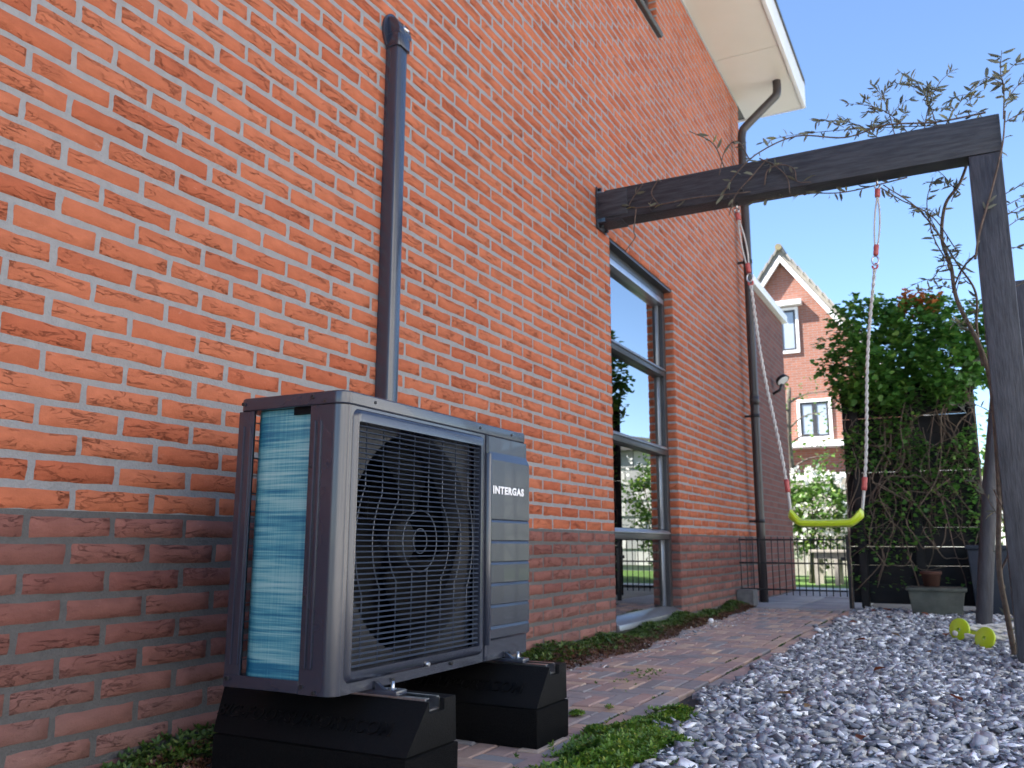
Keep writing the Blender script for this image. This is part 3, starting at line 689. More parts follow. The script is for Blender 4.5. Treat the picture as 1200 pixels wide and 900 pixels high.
for (x, z) in ((.557, .235), (.590, .225), (.556, .70), (.556, .42), (.590, .845)):
    MB().tube([(x, HY0-.0045, z), (x, HY0+.002, z)], .0042, 8).build('screw', 'screw', colm)
# rear corner post and lower side rail
post = MB().prism([(HX0, HY0), (HX0+.046, HY0), (HX0+.046, HY0+.004), (HX0+.005, HY0+.005), (HX0+.005, HY0+.05), (HX0, HY0+.05)], 2, zc0, zc1).build('rear_post', 'dark coat', hp, bevel=.0012)
for x in (HX0+.017, HX0+.038): rib(x, HY0, .27, .80, .007, .003).build('rib', 'dark coat', post, bevel=.0015)
MB().box(HX0+.001, .548, HY0-.002, HY0+.006, HZ0+.002, HZ0+.028).build('side_rail', 'dark coat', hp, bevel=.0015)
MB().box(.49, .54, HY0+.010, HY0+.03, HZ1-.046, HZ1-.0305).build('top_rail', 'black inside', hp)
for (x, z) in ((HX0+.015, HZ0+.02), (HX0+.017, HZ1-.014), (.556, HZ1-.012)): MB().tube([(x, HY0-.008, z), (x, HY0+.002, z)], .0045, 8).build('screw', 'screw', hp)
# coil: bends round the rear corner
cc = [(.60, HY0+.018), (.410, HY0+.016)] + [(.410-.065*math.sin(R(t)), HY0+.016+.065-.065*math.cos(R(t))) for t in range(12, 91, 13)] + [(.345, 2.2)]
ci = [(.60, HY0+.048), (.410, HY0+.046)] + [(.410-.035*math.sin(R(t)), HY0+.016+.065-.035*math.cos(R(t))) for t in range(12, 91, 13)] + [(.375, 2.2)]
MB().prism(cc+ci[::-1], 2, HZ0+.0245, HZ1-.031, smooth=True).build('coil', 'coil', hp, smooth=True)
# front skin round the grille
GY0, GY1, GZ0, GZ1 = 1.540, 2.086, .268, .800
SY = 2.126
MB().box(HX1-.004, HX1, HY0+.0585, SY, GZ1+.008, zc1).box(HX1-.004, HX1, HY0+.0585, SY, HZ0+.001, GZ0-.006).box(HX1-.004, HX1, GY1+.006, SY, GZ0-.006, GZ1+.008).build('front_skin', 'dark coat', hp)
# raised bezel ring with rounded corners
def rr(y0, y1, z0, z1, r_, n=6):
    out = []
    for (a, c, t0) in ((y1-r_, z1-r_, 0), (y0+r_, z1-r_, 90), (y0+r_, z0+r_, 180), (y1-r_, z0+r_, 270)):
        for k in range(n+1): t = R(t0+90*k/n); out.append((a+r_*math.cos(t), c+r_*math.sin(t)))
    return out
loops = [(HX1-.001, rr(HY0+.035, SY-.012, .240, .832, .018)), (HX1+.007, rr(HY0+.040, SY-.017, .245, .826, .015)), (HX1+.009, rr(HY0+.045, SY-.022, .250, .820, .012)),
         (HX1+.009, rr(GY0-.003, GY1+.003, GZ0-.003, GZ1+.003, .006)), (HX1-.012, rr(GY0, GY1, GZ0, GZ1, .004))]
b = MB(); LV = [[b.bm.verts.new((x, *p)) for p in lp] for x, lp in loops]
for A, B in zip(LV, LV[1:]):
    n = len(A)
    for i in range(n): b.bm.faces.new((A[i], A[(i+1) % n], B[(i+1) % n], B[i]))
bez = b.build('grille_frame', 'dark coat', hp, smooth=True)
for (y, z, m_) in ((1.70, .229, 'screw'), (1.835, .247, 'steel'), (1.955, .2345, 'screw'), (1.60, HZ1-.014, 'screw'), (2.09, HZ1-.014, 'screw'), (2.28, HZ1-.014, 'screw'), (2.27, .228, 'screw')):
    rr_ = .0065 if m_ == 'steel' else .0045; xx = HX1+(.010 if m_ == 'steel' else .002)
    MB().tube([(xx-.01, y, z), (xx+.004, y, z)], [rr_, rr_*.8], 10).build('screw', m_, hp)
grl = MB().box(HX1-.011, HX1-.009, GY0+.001, GY0+.004, GZ0+.001, GZ1-.001).box(HX1-.011, HX1-.009, GY1-.004, GY1-.001, GZ0+.001, GZ1-.001).build('grille', 'slat', hp)
NS = 44; me0 = None
for k in range(NS):
    z = GZ0+(k+.5)*(GZ1-GZ0)/NS
    if me0 is None:
        s0 = MB().prism([(-.005, .0017), (.0018, .0017), (.0050, -.0007), (.0036, -.0015), (-.005, -.0012)], 1, GY0+.0008, GY1-.0008)
        o = s0.build('slat', 'slat'); me0 = o.data; o.parent = grl; ORG[o] = ORG[grl]
    else: o = link('slat', me0, None, grl)
    o.location = Vector((HX1+.001, 0, z))-ORG[grl]
CYc, CZc = (GY0+GY1)/2, .540
for i in range(4):
    for sg in (1, -1):
        u = (.033+.065*i); Rr = (.075, .135, .195, .258)[i]; a0 = math.asin(u/Rr)
        pts = [(HX1-.006, CYc+sg*u, GZ1-.001)] + [(HX1-.006, CYc+sg*Rr*math.sin(t), CZc+Rr*math.cos(t)) for t in np.linspace(a0, math.pi-a0, 14)] + [(HX1-.006, CYc+sg*u, GZ0+.001)]
        MB().tube(pts, .0016, 5).build('wire', 'slat', grl)
for Rr in (.075, .030): MB().tube([(HX1-.006, CYc+Rr*math.cos(t), CZc+Rr*math.sin(t)) for t in np.linspace(0, 2*math.pi, 25)], .0016, 5, cap=False).build('ring_wire', 'slat', grl)
# shroud with round orifice
b = MB(); RO = .266; N = 72; xo = HX1-.026
A = []; B = []; Cc = []
for k in range(N):
    t = 2*math.pi*k/N; c_, s_ = math.cos(t), math.sin(t)
    f = min((.281)/max(abs(c_), 1e-6), ((GZ1-CZc+.006) if s_ > 0 else (CZc-GZ0+.006))/max(abs(s_), 1e-6))
    A.append(b.bm.verts.new((xo, CYc+max(f, RO+.003)*c_, CZc+max(f, RO+.003)*s_))); B.append(b.bm.verts.new((xo+.004, CYc+RO*c_, CZc+RO*s_))); Cc.append(b.bm.verts.new((xo-.07, CYc+(RO-.012)*c_, CZc+(RO-.012)*s_)))
for k in range(N):
    j = (k+1) % N; b.bm.faces.new((A[k], A[j], B[j], B[k])); f = b.bm.faces.new((B[k], B[j], Cc[j], Cc[k])); f.smooth = True
b.build('shroud', 'shroud grey', hp)
MB().box(.395, .545, 2.10, 2.115, HZ0+.026, HZ1-.03).build('divider', 'black inside', hp)
MB().box(.395, .400, 1.58, 2.10, HZ0+.03, HZ1-.04).build('coil_inner', 'black inside', hp)
fan = MB().tube([(.52, CYc, CZc), (.575, CYc, CZc), (.590, CYc, CZc)], [.062, .062, .045], 24).build('fan', 'fan black', hp)
for k in range(3):
    b = MB(); n1, n2 = 7, 6; vs = []
    for i in range(n1):
        rr_ = .055+(.250-.055)*i/(n1-1); row = []
        for j in range(n2):
            t = R(120*k+20+ (j/(n2-1))*(62+i*3) + i*5); row.append(b.bm.verts.new((.525+.05*(j/(n2-1))+.004*i, CYc+rr_*math.cos(t), CZc+rr_*math.sin(t))))
        vs.append(row)
    for i in range(n1-1):
        for j in range(n2-1): f = b.bm.faces.new((vs[i][j], vs[i][j+1], vs[i+1][j+1], vs[i+1][j])); f.smooth = True
    r3 = bmesh.ops.solidify(b.bm, geom=list(b.bm.faces), thickness=.004)
    b.build('blade', 'fan black', fan)
MB().box(.42, .50, CYc-.045, CYc+.045, CZc-.045, CZc+.045).box(.42, .44, CYc-.05, CYc-.03, GZ0-.03, GZ1+.03).box(.42, .44, CYc+.03, CYc+.05, GZ0-.03, GZ1+.03).build('motor', 'fan black', hp, bevel=.01)
# right hand service panel: profile (x,z) with grooves and a raised lower field
prof = [(HX1-.004, zc0)]
px0, px1 = HX1, HX1+.010
P_ = [(px0, zc0), (px0, .270), (px1, .278)]
for z in (.308, .365, .424, .482, .541, .600): P_ += [(px1, z-.0065), (px1-.004, z+.0015), (px1-.001, z+.0025), (px1, z+.0035)]
P_ += [(px1, .770), (px1-.003, .777), (px0+.001, .790), (px0, .794), (px0, zc1), (HX1-.004, zc1)]
sp_ = MB().prism(prof+P_, 1, SY+.022, HY1).build('service_panel', 'dark coat', hp)
MB().prism([(HX1-.004, SY+.001), (HX1+.004, SY+.001), (HX1+.013, SY+.006), (HX1+.014, SY+.012), (HX1+.011, SY+.0215), (HX1-.004, SY+.0215)], 2, .262, .786, smooth=True).build('corner_trim', 'dark coat', hp, bevel=.002)
for za, zb in ((.787, zc1), (zc0, .261)): MB().prism([(HX1-.004, SY+.001), (HX1+.003, SY+.001), (HX1, SY+.0215), (HX1-.004, SY+.0215)], 2, za, zb).build('panel_joint', 'dark coat', hp)
MB().box(HX0+.004, HX1-.004, HY1-.006, HY1, zc0, zc1).build('right_panel', 'dark coat', hp)
MB().box(HX0, HX0+.004, 2.20, HY1-.006, zc0, zc1).build('rear_panel', 'dark coat', hp)
for k in range(14): 
    z = .27+k*.042; MB().box(HX0+.002, HX0+.004, HY0+.05, 2.20, z, z+.003).build('rear_wire', 'slat', hp)
def text(body, size, m, mtx, parent, name, ext=.0006, offset=.0, sx=1, sp=1.0):
    cu = bpy.data.curves.new(name, 'FONT'); cu.body = body; cu.size = size; cu.extrude = ext; cu.offset = offset; cu.align_x = 'CENTER'; cu.resolution_u = 3
    cu.space_character = sp
    t = bpy.data.objects.new(name, cu); COL.objects.link(t); bpy.context.view_layer.update()
    me = bpy.data.meshes.new_from_object(t.evaluated_get(bpy.context.evaluated_depsgraph_get())); bpy.data.objects.remove(t)
    me.transform(Matrix.Diagonal((sx, 1, 1, 1))); me.transform(mtx); me.transform(Matrix.Translation(-ORG[parent])); me.name = name
    return link(name, me, m, parent)
MT = Matrix(((0, 0, 1, px1+.0012), (1, 0, 0, 2.249), (0, 1, 0, .6755), (0, 0, 0, 1)))
text('INTERGAS', .0285, 'logo white', MT, hp, 'lettering', .0006, .0015, 1.30, 1.17)
# feet
for y in (1.652, 2.262):
    ft = MB().box(HX0-.02, HX1+.062, y-.021, y+.021, HZ0-.012, HZ0-.001).build('foot', 'dark coat', hp, bevel=.003)
    MB().prism([(HX1+.004, HZ0-.002), (HX1+.03, HZ0-.002), (HX1+.004, HZ0+.016)], 1, y-.020, y-.010).build('gusset', 'dark coat', ft)

# ------------------------------------------------------------------ rubber blocks
def block(yn, label):
    bx0, bx1, h, s_ = .19, .782, .200, .100
    root = thing('rubber_block', label, 'support block', (.5, yn+.1, 0), 'rubber feet under the heat pump')
    cuty0, cuty1, dz = .113, .135, .024
    up_ = [(yn+.003, s_+.003), (yn+.086, h), (yn+cuty0-.024, h), (yn+cuty0-.024, h-dz), (yn+cuty1+.014, h-dz), (yn+cuty1+.014, h), (yn+.196, h), (yn+.201, s_+.003)]
    ub = MB().prism(up_, 0, bx0, bx1)
    for v in ub.bm.verts:
        if v.co.x < .3: v.co.x += .055*(h-v.co.z)/(h-s_)
    ub.build('upper_body', 'rubber smooth', root, bevel=.004)
    MB().prism([(yn, .001), (yn+.204, .001), (yn+.206, s_), (yn-.002, s_)], 0, bx0+.058, bx1+.003).build('base_body', 'rubber', root, bevel=.004)
    ry0, ry1 = yn+cuty0-.023, yn+cuty1+.013
    rail = MB().prism([(ry0, h-dz+.001), (ry1, h-dz+.001), (ry1, h+.002), (ry1-.004, h+.002), (ry1-.004, h-dz+.004), (ry0+.004, h-dz+.004), (ry0+.004, h+.002), (ry0, h+.002)], 0, bx0+.01, bx1-.012).build('rail', 'steel', root)
    MB().box(bx0+.01, bx1-.014, ry0, ry0+.018, h+.0022, h+.0045).box(bx0+.01, bx1-.014, ry1-.010, ry1, h+.0022, h+.0045).build('rail_lip', 'steel', rail)
    yb = yn+.103; 
    for xb in (.675,):
        bt = MB().tube([(xb, yb, h+.004), (xb, yb, h+.034)], .0042, 10).build('bolt', 'steel', root)
        MB().tube([(xb, yb, h+.0062), (xb, yb, h+.009)], .017, 20).build('washer', 'steel', bt)
        MB().tube([(xb, yb, h+.0092), (xb, yb, h+.018)], .0092, 6).build('nut', 'steel', bt)
        MB().tube([(xb, yb, h+.0182), (xb, yb, h+.0202)], .0055, 10).build('spacer', 'steel', bt)
    # embossed lettering on the sloping flank
    d = Vector((0, .083, h-s_-.003)).normalized(); nv = Vector((1, 0, 0)).cross(d)
    o_ = Vector((.475, yn+.003, s_+.003)) + d*.042
    MT = Matrix(((1, d.x, nv.x, o_.x), (0, d.y, nv.y, o_.y), (0, d.z, nv.z, o_.z), (0, 0, 0, 1)))
    text('BIG-FOOTSUPPORT.COM', .044, 'rubber smooth', MT, root, 'embossed_lettering', .0045, .0004, 1.0)
    return root
block(1.552, 'black rubber support block under the coil end of the heat pump, nearest the camera')
block(2.160, 'black rubber support block under the lettered panel end of the heat pump')

# ------------------------------------------------------------------ pergola frame
pg = thing('pergola_frame', 'charcoal timber beam from brick wall to tall post carrying a swing', 'pergola', (2.05, 4.67, 0))
BY0, BY1, BZ0, BZ1 = 4.60, 4.735, 2.434, 2.628
MB().box(.055, 2.135, BY0, BY1, BZ0, BZ1).build('beam', 'charcoal wood', pg, bevel=.006)
MB().box(1.985, 2.128, BY0+.004, BY1-.004, -.02, BZ0-.002).build('post', 'charcoal post', pg, bevel=.006)
sh = MB().box(.004, .012, BY0-.012, BY1+.012, BZ0-.035, BZ1+.03).box(.012, .20, BY0-.0075, BY0-.0025, BZ0+.02, BZ1-.012).box(.012, .16, BY0, BY1, BZ0-.008, BZ0-.002).build('wall_shoe', 'charcoal wood', pg, bevel=.0015)
for (y, z) in ((BY0+.01, BZ1+.016), (BY1-.01, BZ1+.016), (BY0+.03, BZ0-.02), (BY1-.02, BZ0-.022)): MB().tube([(.010, y, z), (.034, y, z)], .010, 6).build('bolt', 'gate black', sh)

# ------------------------------------------------------------------ swing
sw = thing('swing', 'lime green plastic swing seat hanging on pale ropes from the beam', 'swing', (1.19, 4.72, .64))
sy_ = 4.71
b = MB(); prof = []; N = 26
for i in range(N+1):
    t = i/N; x = 1.008+.366*t; e = abs(t-.5)*2
    z = .646 + .040*min(1, max(0, (e-.64)/.26))**1.5 - .006*math.cos((t-.5)*math.pi)
    hw = (.070 - .030*max(0, (e-.7)/.3))*(1 if e < .93 else (.80 if e < .99 else .45)); th = (.021 + .012*max(0, (e-.7)/.3))*(1 if e < .93 else (.80 if e < .99 else .45))
    prof.append((x, z, hw, th))
rings = []
for (x, z, hw, th) in prof:
    ring = []
    for k in range(12):
        a = 2*math.pi*k/12; c_, s_ = math.cos(a), math.sin(a)
        ring.append(b.bm.verts.new((x, sy_+hw*math.copysign(abs(c_)**.6, c_), z+th*math.copysign(abs(s_)**.7, s_))))
    rings.append(ring)
for A, B in zip(rings, rings[1:]):
    for k in range(12): b.bm.faces.new((A[k], A[(k+1) % 12], B[(k+1) % 12], B[k]))
b.bm.faces.new(rings[0][::-1]); b.bm.faces.new(rings[-1]); seat = b.build('seat', 'lime plastic', sw, smooth=True)
def rope(pts, r_, name, parent, m='rope'):
    """two twisted strands"""
    P = cr(pts, 10); n = len(P); L_ = 0; out = [[], []]
    for i, p in enumerate(P):
        if i: L_ += (P[i]-P[i-1]).length
        t = (P[min(i+1, n-1)]-P[max(i-1, 0)]).normalized(); u = t.orthogonal().normalized(); v = t.cross(u)
        for s_ in (0, 1):
            a = L_/(r_*9)*2*math.pi + s_*math.pi; out[s_].append(p + .5*r_*(math.cos(a)*u+math.sin(a)*v))
    b = MB()
    for s_ in (0, 1): b.tube(out[s_], r_*.62, 6)
    return b.build(name, m, parent)
def dense(a, b_, n): a, b_ = Vector(a), Vector(b_); return [a.lerp(b_, i/n) for i in range(n+1)]
for (xt, xs, lean) in ((.818, 1.016, 1), (1.556, 1.366, -1)):
    zs = .712; HT = 2.434
    hk = MB().tube([(xt, sy_-.02, HT+.004), (xt, sy_-.02, HT-.03)], .006, 8).tube([(xt+.013*math.sin(t), sy_-.02, HT-.042+.013*math.cos(t)) for t in np.linspace(0, 5.6, 14)], .004, 6).build('hook', 'steel', sw)
    d = (Vector((xs, sy_, zs))-Vector((xt, sy_-.02, HT-.05)))
    P = lambda t, o=0: Vector((xt, sy_-.02, HT-.05)) + d*t + Vector((o + .008*math.sin(t*9), 0, 0))
    # doubled upper rope, tape, ring, single lower rope
    MB().tube([P(t, .013*math.sin(math.pi*min(1, max(0, (t-.02)/.2)))) for t in np.linspace(.0, .21, 12)], .0045, 6).tube([P(t, -.013*math.sin(math.pi*min(1, max(0, (t-.02)/.2)))) for t in np.linspace(.0, .21, 12)], .0045, 6).build('loop_rope', 'rope', sw)
    for (ta, tb, rr_) in ((.004, .03, .014), (.185, .218, .0135)): MB().tube([P(t) for t in np.linspace(ta, tb, 5)], [rr_*.9, rr_, rr_*.92, rr_, rr_*.9], 8).build('red_whipping', 'red tape', sw)
    MB().tube([P(.235)+Vector((.016*math.sin(t), 0, .024*math.cos(t))) for t in np.linspace(0, 2*math.pi, 16)], .0042, 6, cap=False).build('carabiner', 'steel', sw)
    MB().tube([P(.252)+Vector((.012*math.sin(t), .004, .014*math.cos(t))) for t in np.linspace(0, 5, 12)], .0055, 6).build('hook_end', 'red tape', sw)
    rope([P(t) for t in np.linspace(.262, .935, 26)], .0085, 'rope', sw)
    MB().tube([P(t) for t in np.linspace(.935, 1.005, 8)], .0078, 8).build('rope_end', 'rope', sw)
    MB().tube([P(t) for t in (.905, .915, .925, .935, .945)], [.0125, .0135, .0125, .0135, .0125], 8).build('red_whipping', 'red tape', sw)

# ------------------------------------------------------------------ small metal gate
gt = thing('metal_gate', 'low black metal bar gate between brick wall and ivy fence', 'gate', (.44, 7.88, .1))
gy = 7.88
for z in (.575, .375, .150): MB().box(.006, .90, gy-.006, gy+.006, z-.007, z+.007).build('rail', 'gate black', gt)
for i in range(17): x = .02+i*.0545; MB().tube([(x, gy-.010, .105), (x, gy-.010, .600)], .0042, 6).build('bar', 'gate black', gt)
MB().box(.905, .94, gy-.016, gy+.018, -.02, .62).build('gate_post', 'gate black', gt, bevel=.003)
MB().box(.86, .90, gy-.025, gy-.012, .40, .43).build('latch', 'gate black', gt)
blk = MB().box(.004, .150, 7.72, 7.90, -.01, .148).build('kerb_stone', 'stone dark', bevel=.008); tag(blk, 'grey stone block standing against the plinth beside the gate', 'stone block')

# ------------------------------------------------------------------ fence with climber
fn = thing('wooden_fence', 'black board fence behind the climber at the end of the gravel', 'fence', (1.44, 7.98, 0))
z = .055; k = 0
while z < 1.80:
    dz = RNG.uniform(-.003, .003)
    MB().box(.93, 1.965, 7.985+.002*(k % 2), 8.010, z+dz*.4, z+(.1528 if k in (2, 6, 9) else .1553)).build('board', 'fence black', fn, bevel=.003); z += .1555; k += 1
for x in (1.03, 1.47, 1.93): MB().box(x-.032, x+.032, 7.90, 7.98, -.02, 1.86).build('post', 'fence black', fn, bevel=.004)
MB().box(.92, 1.98, 7.96, 8.03, 1.812, 1.845).build('cap_rail', 'fence black', fn, bevel=.004)

def leafcloud(n, tmpl, size, inside, tilt, m, name, parent, lo, hi):
    P = RNG.uniform(lo, hi, (n*4, 3)); P = P[inside(P)][:n]; nn = len(P)
    V, F = scatter(*tmpl, P, rotmats(nn, tilt), RNG.uniform(size[0], size[1], nn)); return npmesh(name, V, F, m, parent)
hg = thing('climbing_hedge', 'dense green climber spilling over the top of the black fence', 'climbing plant', (1.45, 7.9, 0))
blobs = [(1.20, 7.9, 2.15, .37), (1.5, 7.95, 2.20, .42), (1.9, 7.95, 2.15, .38), (1.25, 7.85, 2.42, .22), (1.72, 7.95, 2.44, .2), (1.0, 7.85, 1.84, .20), (1.28, 7.72, 1.92, .3), (1.75, 7.75, 1.92, .3), (2.1, 7.95, 2.08, .26), (1.02, 7.9, 2.56, .10), (1.12, 7.9, 2.66, .06), (1.5, 7.95, 2.6, .09), (.76, 7.85, 2.06, .10), (.84, 7.85, 2.28, .09), (2.02, 7.9, 2.42, .13), (.93, 7.9, 2.45, .10), (1.38, 7.9, 2.62, .08)]
def in_hedge(P):
    k = np.zeros(len(P), bool)
    for (x, y, z, r_) in blobs:
        d = ((P[:, 0]-x)**2 + ((P[:, 1]-y)/.85)**2 + (P[:, 2]-z)**2)**.5 if False else np.sqrt((P[:, 0]-x)**2+((P[:, 1]-y)/.9)**2+(P[:, 2]-z)**2)
        k |= (d < r_) & ((d > r_*.45) | (RNG.random(len(P)) < .25))
    nz = np.sin(P[:, 0]*17+P[:, 2]*9)+np.sin(P[:, 2]*21-P[:, 1]*13)+np.sin(P[:, 0]*8.3+P[:, 1]*19)
    return k & (nz > -.9)
leafcloud(11500, LOBED, (.034, .066), in_hedge, .62, 'climber leaf', 'crown', hg, (.5, 7.3, 1.45), (2.4, 8.45, 2.75))
def in_low(P): return (np.sin(P[:, 0]*9+2)+np.sin(P[:, 2]*11)+np.sin(P[:, 0]*5-P[:, 2]*7) > -1.0) & (RNG.random(len(P)) < np.clip((P[:, 2]-.1)/1.3, .15, 1))
leafcloud(2600, LOBED, (.022, .044), in_low, .6, 'climber leaf', 'hanging_leaves', hg, (.93, 7.72, .15), (1.95, 7.92, 1.75))
leafcloud(240, LOBED, (.04, .07), lambda P: ((P[:, 0]-1.62)**2+((P[:, 2]-2.56)/.6)**2 < .03), .6, 'orange leaf', 'orange_leaves', hg, (1.3, 7.75, 2.35), (2.0, 8.2, 2.75))
for i in range(60):
    x = RNG.uniform(.98, 1.92); y = RNG.uniform(7.76, 7.9); z = RNG.uniform(1.3, 2.0); pts = [(x, y, z)]
    nseg = random.randint(4, 7); dirx = RNG.normal(0, .12)
    for k in range(nseg):
        x = min(1.95, max(.95, x+dirx*.5+RNG.normal(0, .09))); y = min(7.93, max(7.7, y+RNG.normal(0, .025))); z = max(.02, z-RNG.uniform(.08, .36)+ (RNG.uniform(0, .3) if random.random() < .2 else 0)); pts.append((x, y, z))
    r_ = RNG.uniform(.002, .0055); MB().tube(cr(pts, 6), [r_]*(nseg*6+1), 5).build('stem', 'vine bark' if i % 3 else 'twig', hg)
# loops of bare runners in front of the fence
for (cx, cz, rx, rz, t0, t1) in ((1.28, .62, .17, .26, 2.2, 5.6), (1.40, .95, .24, .14, .5, 4.2), (1.55, .80, .15, .30, 3.3, 6.0), (1.72, .75, .20, .33, 3.4, 5.9), (1.22, 1.15, .18, .2, .2, 3.5), (1.45, 1.1, .3, .15, 3.5, 6.1)):
    MB().tube([(cx+rx*math.cos(t)+.012*math.sin(5*t), 7.75+.02*math.sin(3*t), max(.03, cz+rz*math.sin(t)+.015*math.sin(7*t))) for t in np.linspace(t0, t1, 26)], .0045, 5).build('stem', 'vine bark', hg)

tr = thing('plant_trough', 'weathered grey green trough standing on gravel before the black fence', 'planter', (1.58, 7.5, 0))
MB().prism([(1.41, -.01), (1.74, -.01), (1.775, .20), (1.385, .20)], 1, 7.40, 7.60).build('body', 'trough', tr, bevel=.012)
MB().box(1.372, 1.788, 7.385, 7.615, .19, .215).build('rim', 'trough', tr, bevel=.006)
MB().box(1.40, 1.76, 7.41, 7.59, .212, .221).build('soil', 'soil', tr)
pt = MB().tube([(1.55, 7.50, .222), (1.55, 7.50, .31), (1.55, 7.5, .312), (1.55, 7.50, .335)], [.052, .068, .076, .077], 16).build('flower_pot', 'terracotta'); tag(pt, 'small terracotta pot standing in the grey green trough', 'flower pot')
lp = MB().tube([(1.868, 6.67, -.03), (1.925, 6.66, .45), (1.99, 6.65, .95), (2.16, 6.62, 2.0)], [.05, .048, .047, .045], 14).build('leaning_pole', 'charcoal post', smooth=True); tag(lp, 'dark round pole leaning behind the pergola post', 'pole')
bp_ = MB().box(2.265, 2.345, 6.87, 6.95, -.02, 2.38).build('garden_post', 'charcoal post', bevel=.006); tag(bp_, 'narrow grey timber post half hidden behind the pergola post', 'post')
bn = thing('storage_bin', 'dark blue bin standing in shade by the right end of the fence', 'bin', (1.80, 7.75, 0))
MB().prism([(1.84, .0), (2.12, .0), (2.15, .50), (1.81, .50)], 1, 7.60, 7.86).build('body', 'bin blue', bn, bevel=.012); MB().box(1.80, 2.16, 7.585, 7.875, .50, .535).build('lid', 'bin blue', bn, bevel=.008)

# ------------------------------------------------------------------ rope toy with green discs
rl = thing('rope_ladder', 'grey rope ladder with two lime green discs lying on the gravel', 'rope ladder', (1.85, 5.4, .03))
def disc(c, n_, r_, th, parent):
    c, n_ = Vector(c), Vector(n_).normalized(); u = n_.orthogonal().normalized(); v = n_.cross(u); b = MB(); N = 28
    prof = [(.010, -th), (r_-.006, -th), (r_, -th*.5), (r_, th*.5), (r_-.006, th), (.010, th)]
    rings = [[b.bm.verts.new(c + n_*h + rr_*(math.cos(2*math.pi*k/N)*u+math.sin(2*math.pi*k/N)*v)) for k in range(N)] for rr_, h in prof]
    for i in range(len(rings)):
        A, B = rings[i], rings[(i+1) % len(rings)]
        for k in range(N): b.bm.faces.new((A[k], A[(k+1) % N], B[(k+1) % N], B[k]))
    return b.build('disc', 'lime plastic', parent, smooth=True)
MB().tube([(1.728, 5.555, .055), (1.722, 5.545, .052), (1.714, 5.535, .049)], [.010, .017, .009], 8).build('knot', 'rope', rl)
disc((1.745, 5.58, .070), (-.55, -.75, .18), .062, .009, rl); disc((1.865, 5.22, .062), (-.60, -.72, .30), .058, .009, rl); disc((1.83, 5.72, .05), (-.3, -.3, .9), .055, .009, rl)
rope(dense((1.752, 5.590, .072), (2.2, 5.80, .115), 10), .016, 'rope', rl); rope(dense((1.77, 5.42, .050), (1.95, 5.40, .055), 6), .014, 'rope', rl)
rope(dense((1.868, 5.222, .066), (2.2, 5.36, .075), 8), .014, 'rope', rl); rope(dense((1.88, 5.32, .09), (2.2, 5.52, .095), 8), .012, 'rope', rl)

# ------------------------------------------------------------------ vine on the pergola
vn = thing('climbing_vine', 'sparse climbing vine with thin grey leaves over beam and post', 'vine', (1.98, 4.85, 0))
VZ = .036   # the beam's top is this much under the heights noted below
LP, LR, LS = [], [], []
def leaves_along(P, n, s0, s1):
    for _ in range(n):
        i = random.randrange(1, len(P)-1); p = P[i]; t = (P[i+1]-P[i-1]).normalized()
        a = Vector((random.gauss(0, 1), random.gauss(0, .7), random.gauss(-.15, .8))); y = (t*.7 + a*.8).normalized(); x = y.orthogonal().normalized(); x = Matrix.Rotation(random.uniform(0, 6.28), 3, y) @ x; z = x.cross(y)
        LP.append(p); LR.append(((x.x, y.x, z.x), (x.y, y.y, z.y), (x.z, y.z, z.z))); LS.append(random.uniform(s0, s1))
def stem(pts, r0, r1, nl=0, s0=.025, s1=.06, m='twig', name='stem', sub=7):
    pts = [(p[0], p[1], p[2]-(VZ if p[2] > 2.3 else 0)) for p in pts]
    P = cr(pts, sub); n = len(P); MB().tube(P, [r0+(r1-r0)*i/(n-1) for i in range(n)], 5 if r0 < .008 else 7).build(name, m, vn)
    if nl: leaves_along(P, int(nl*1.5), s0, s1*1.12)
    return P
main = stem([(1.985, 4.87, -.02), (1.965, 4.85, .20), (1.95, 4.83, .45), (1.985, 4.86, .86), (1.985, 4.86, 1.40), (1.88, 4.84, 1.76), (1.865, 4.85, 1.95), (1.835, 4.86, 2.11), (1.865, 4.85, 2.29), (1.94, 4.82, 2.42), (2.0, 4.78, 2.55)], .014, .007, 14, m='vine bark', name='trunk')
stem([(1.965, 4.86, 1.42), (1.955, 4.88, 1.62), (1.965, 4.86, 1.80), (1.90, 4.84, 1.95), (1.75, 4.82, 2.26), (1.58, 4.76, 2.46)], .008, .003, 22, m='vine bark')
stem([(1.95, 4.84, .40), (2.02, 4.80, .58), (1.96, 4.84, .80)], .005, .004)
stem([(1.865, 4.85, 1.95), (1.80, 4.80, 2.10), (1.78, 4.82, 2.30), (1.82, 4.80, 2.47)], .004, .002, 14)
stem([(1.90, 4.84, 1.95), (1.83, 4.75, 1.93), (1.77, 4.72, 1.85)], .003, .0015, 8)
stem([(1.97, 4.60, 1.90), (2.0, 4.585, 2.03), (2.065, 4.585, 2.22), (2.115, 4.58, 2.42), (2.14, 4.58, 2.52), (2.16, 4.58, 2.66)], .006, .004, 6)
stem([(1.86, 4.8, 1.80), (1.91, 4.68, 1.88), (1.97, 4.60, 1.92)], .004, .005)
top_ = stem([(2.15, 4.58, 2.62), (2.165, 4.58, 2.78), (2.16, 4.6, 2.88), (2.175, 4.6, 2.99)], .004, .0015, 26, .03, .07)
stem([(2.16, 4.58, 2.70), (2.24, 4.6, 2.80), (2.34, 4.6, 2.86)], .003, .001, 16, .03, .06); stem([(2.15, 4.58, 2.60), (2.26, 4.6, 2.66), (2.36, 4.62, 2.76)], .003, .001, 14, .03, .06)
stem([(2.165, 4.58, 2.80), (2.11, 4.6, 2.86), (2.06, 4.6, 2.85)], .002, .001, 9, .03, .07); stem([(2.165, 4.58, 2.84), (2.24, 4.6, 2.91), (2.31, 4.6, 2.90)], .002, .001, 9, .03, .07)
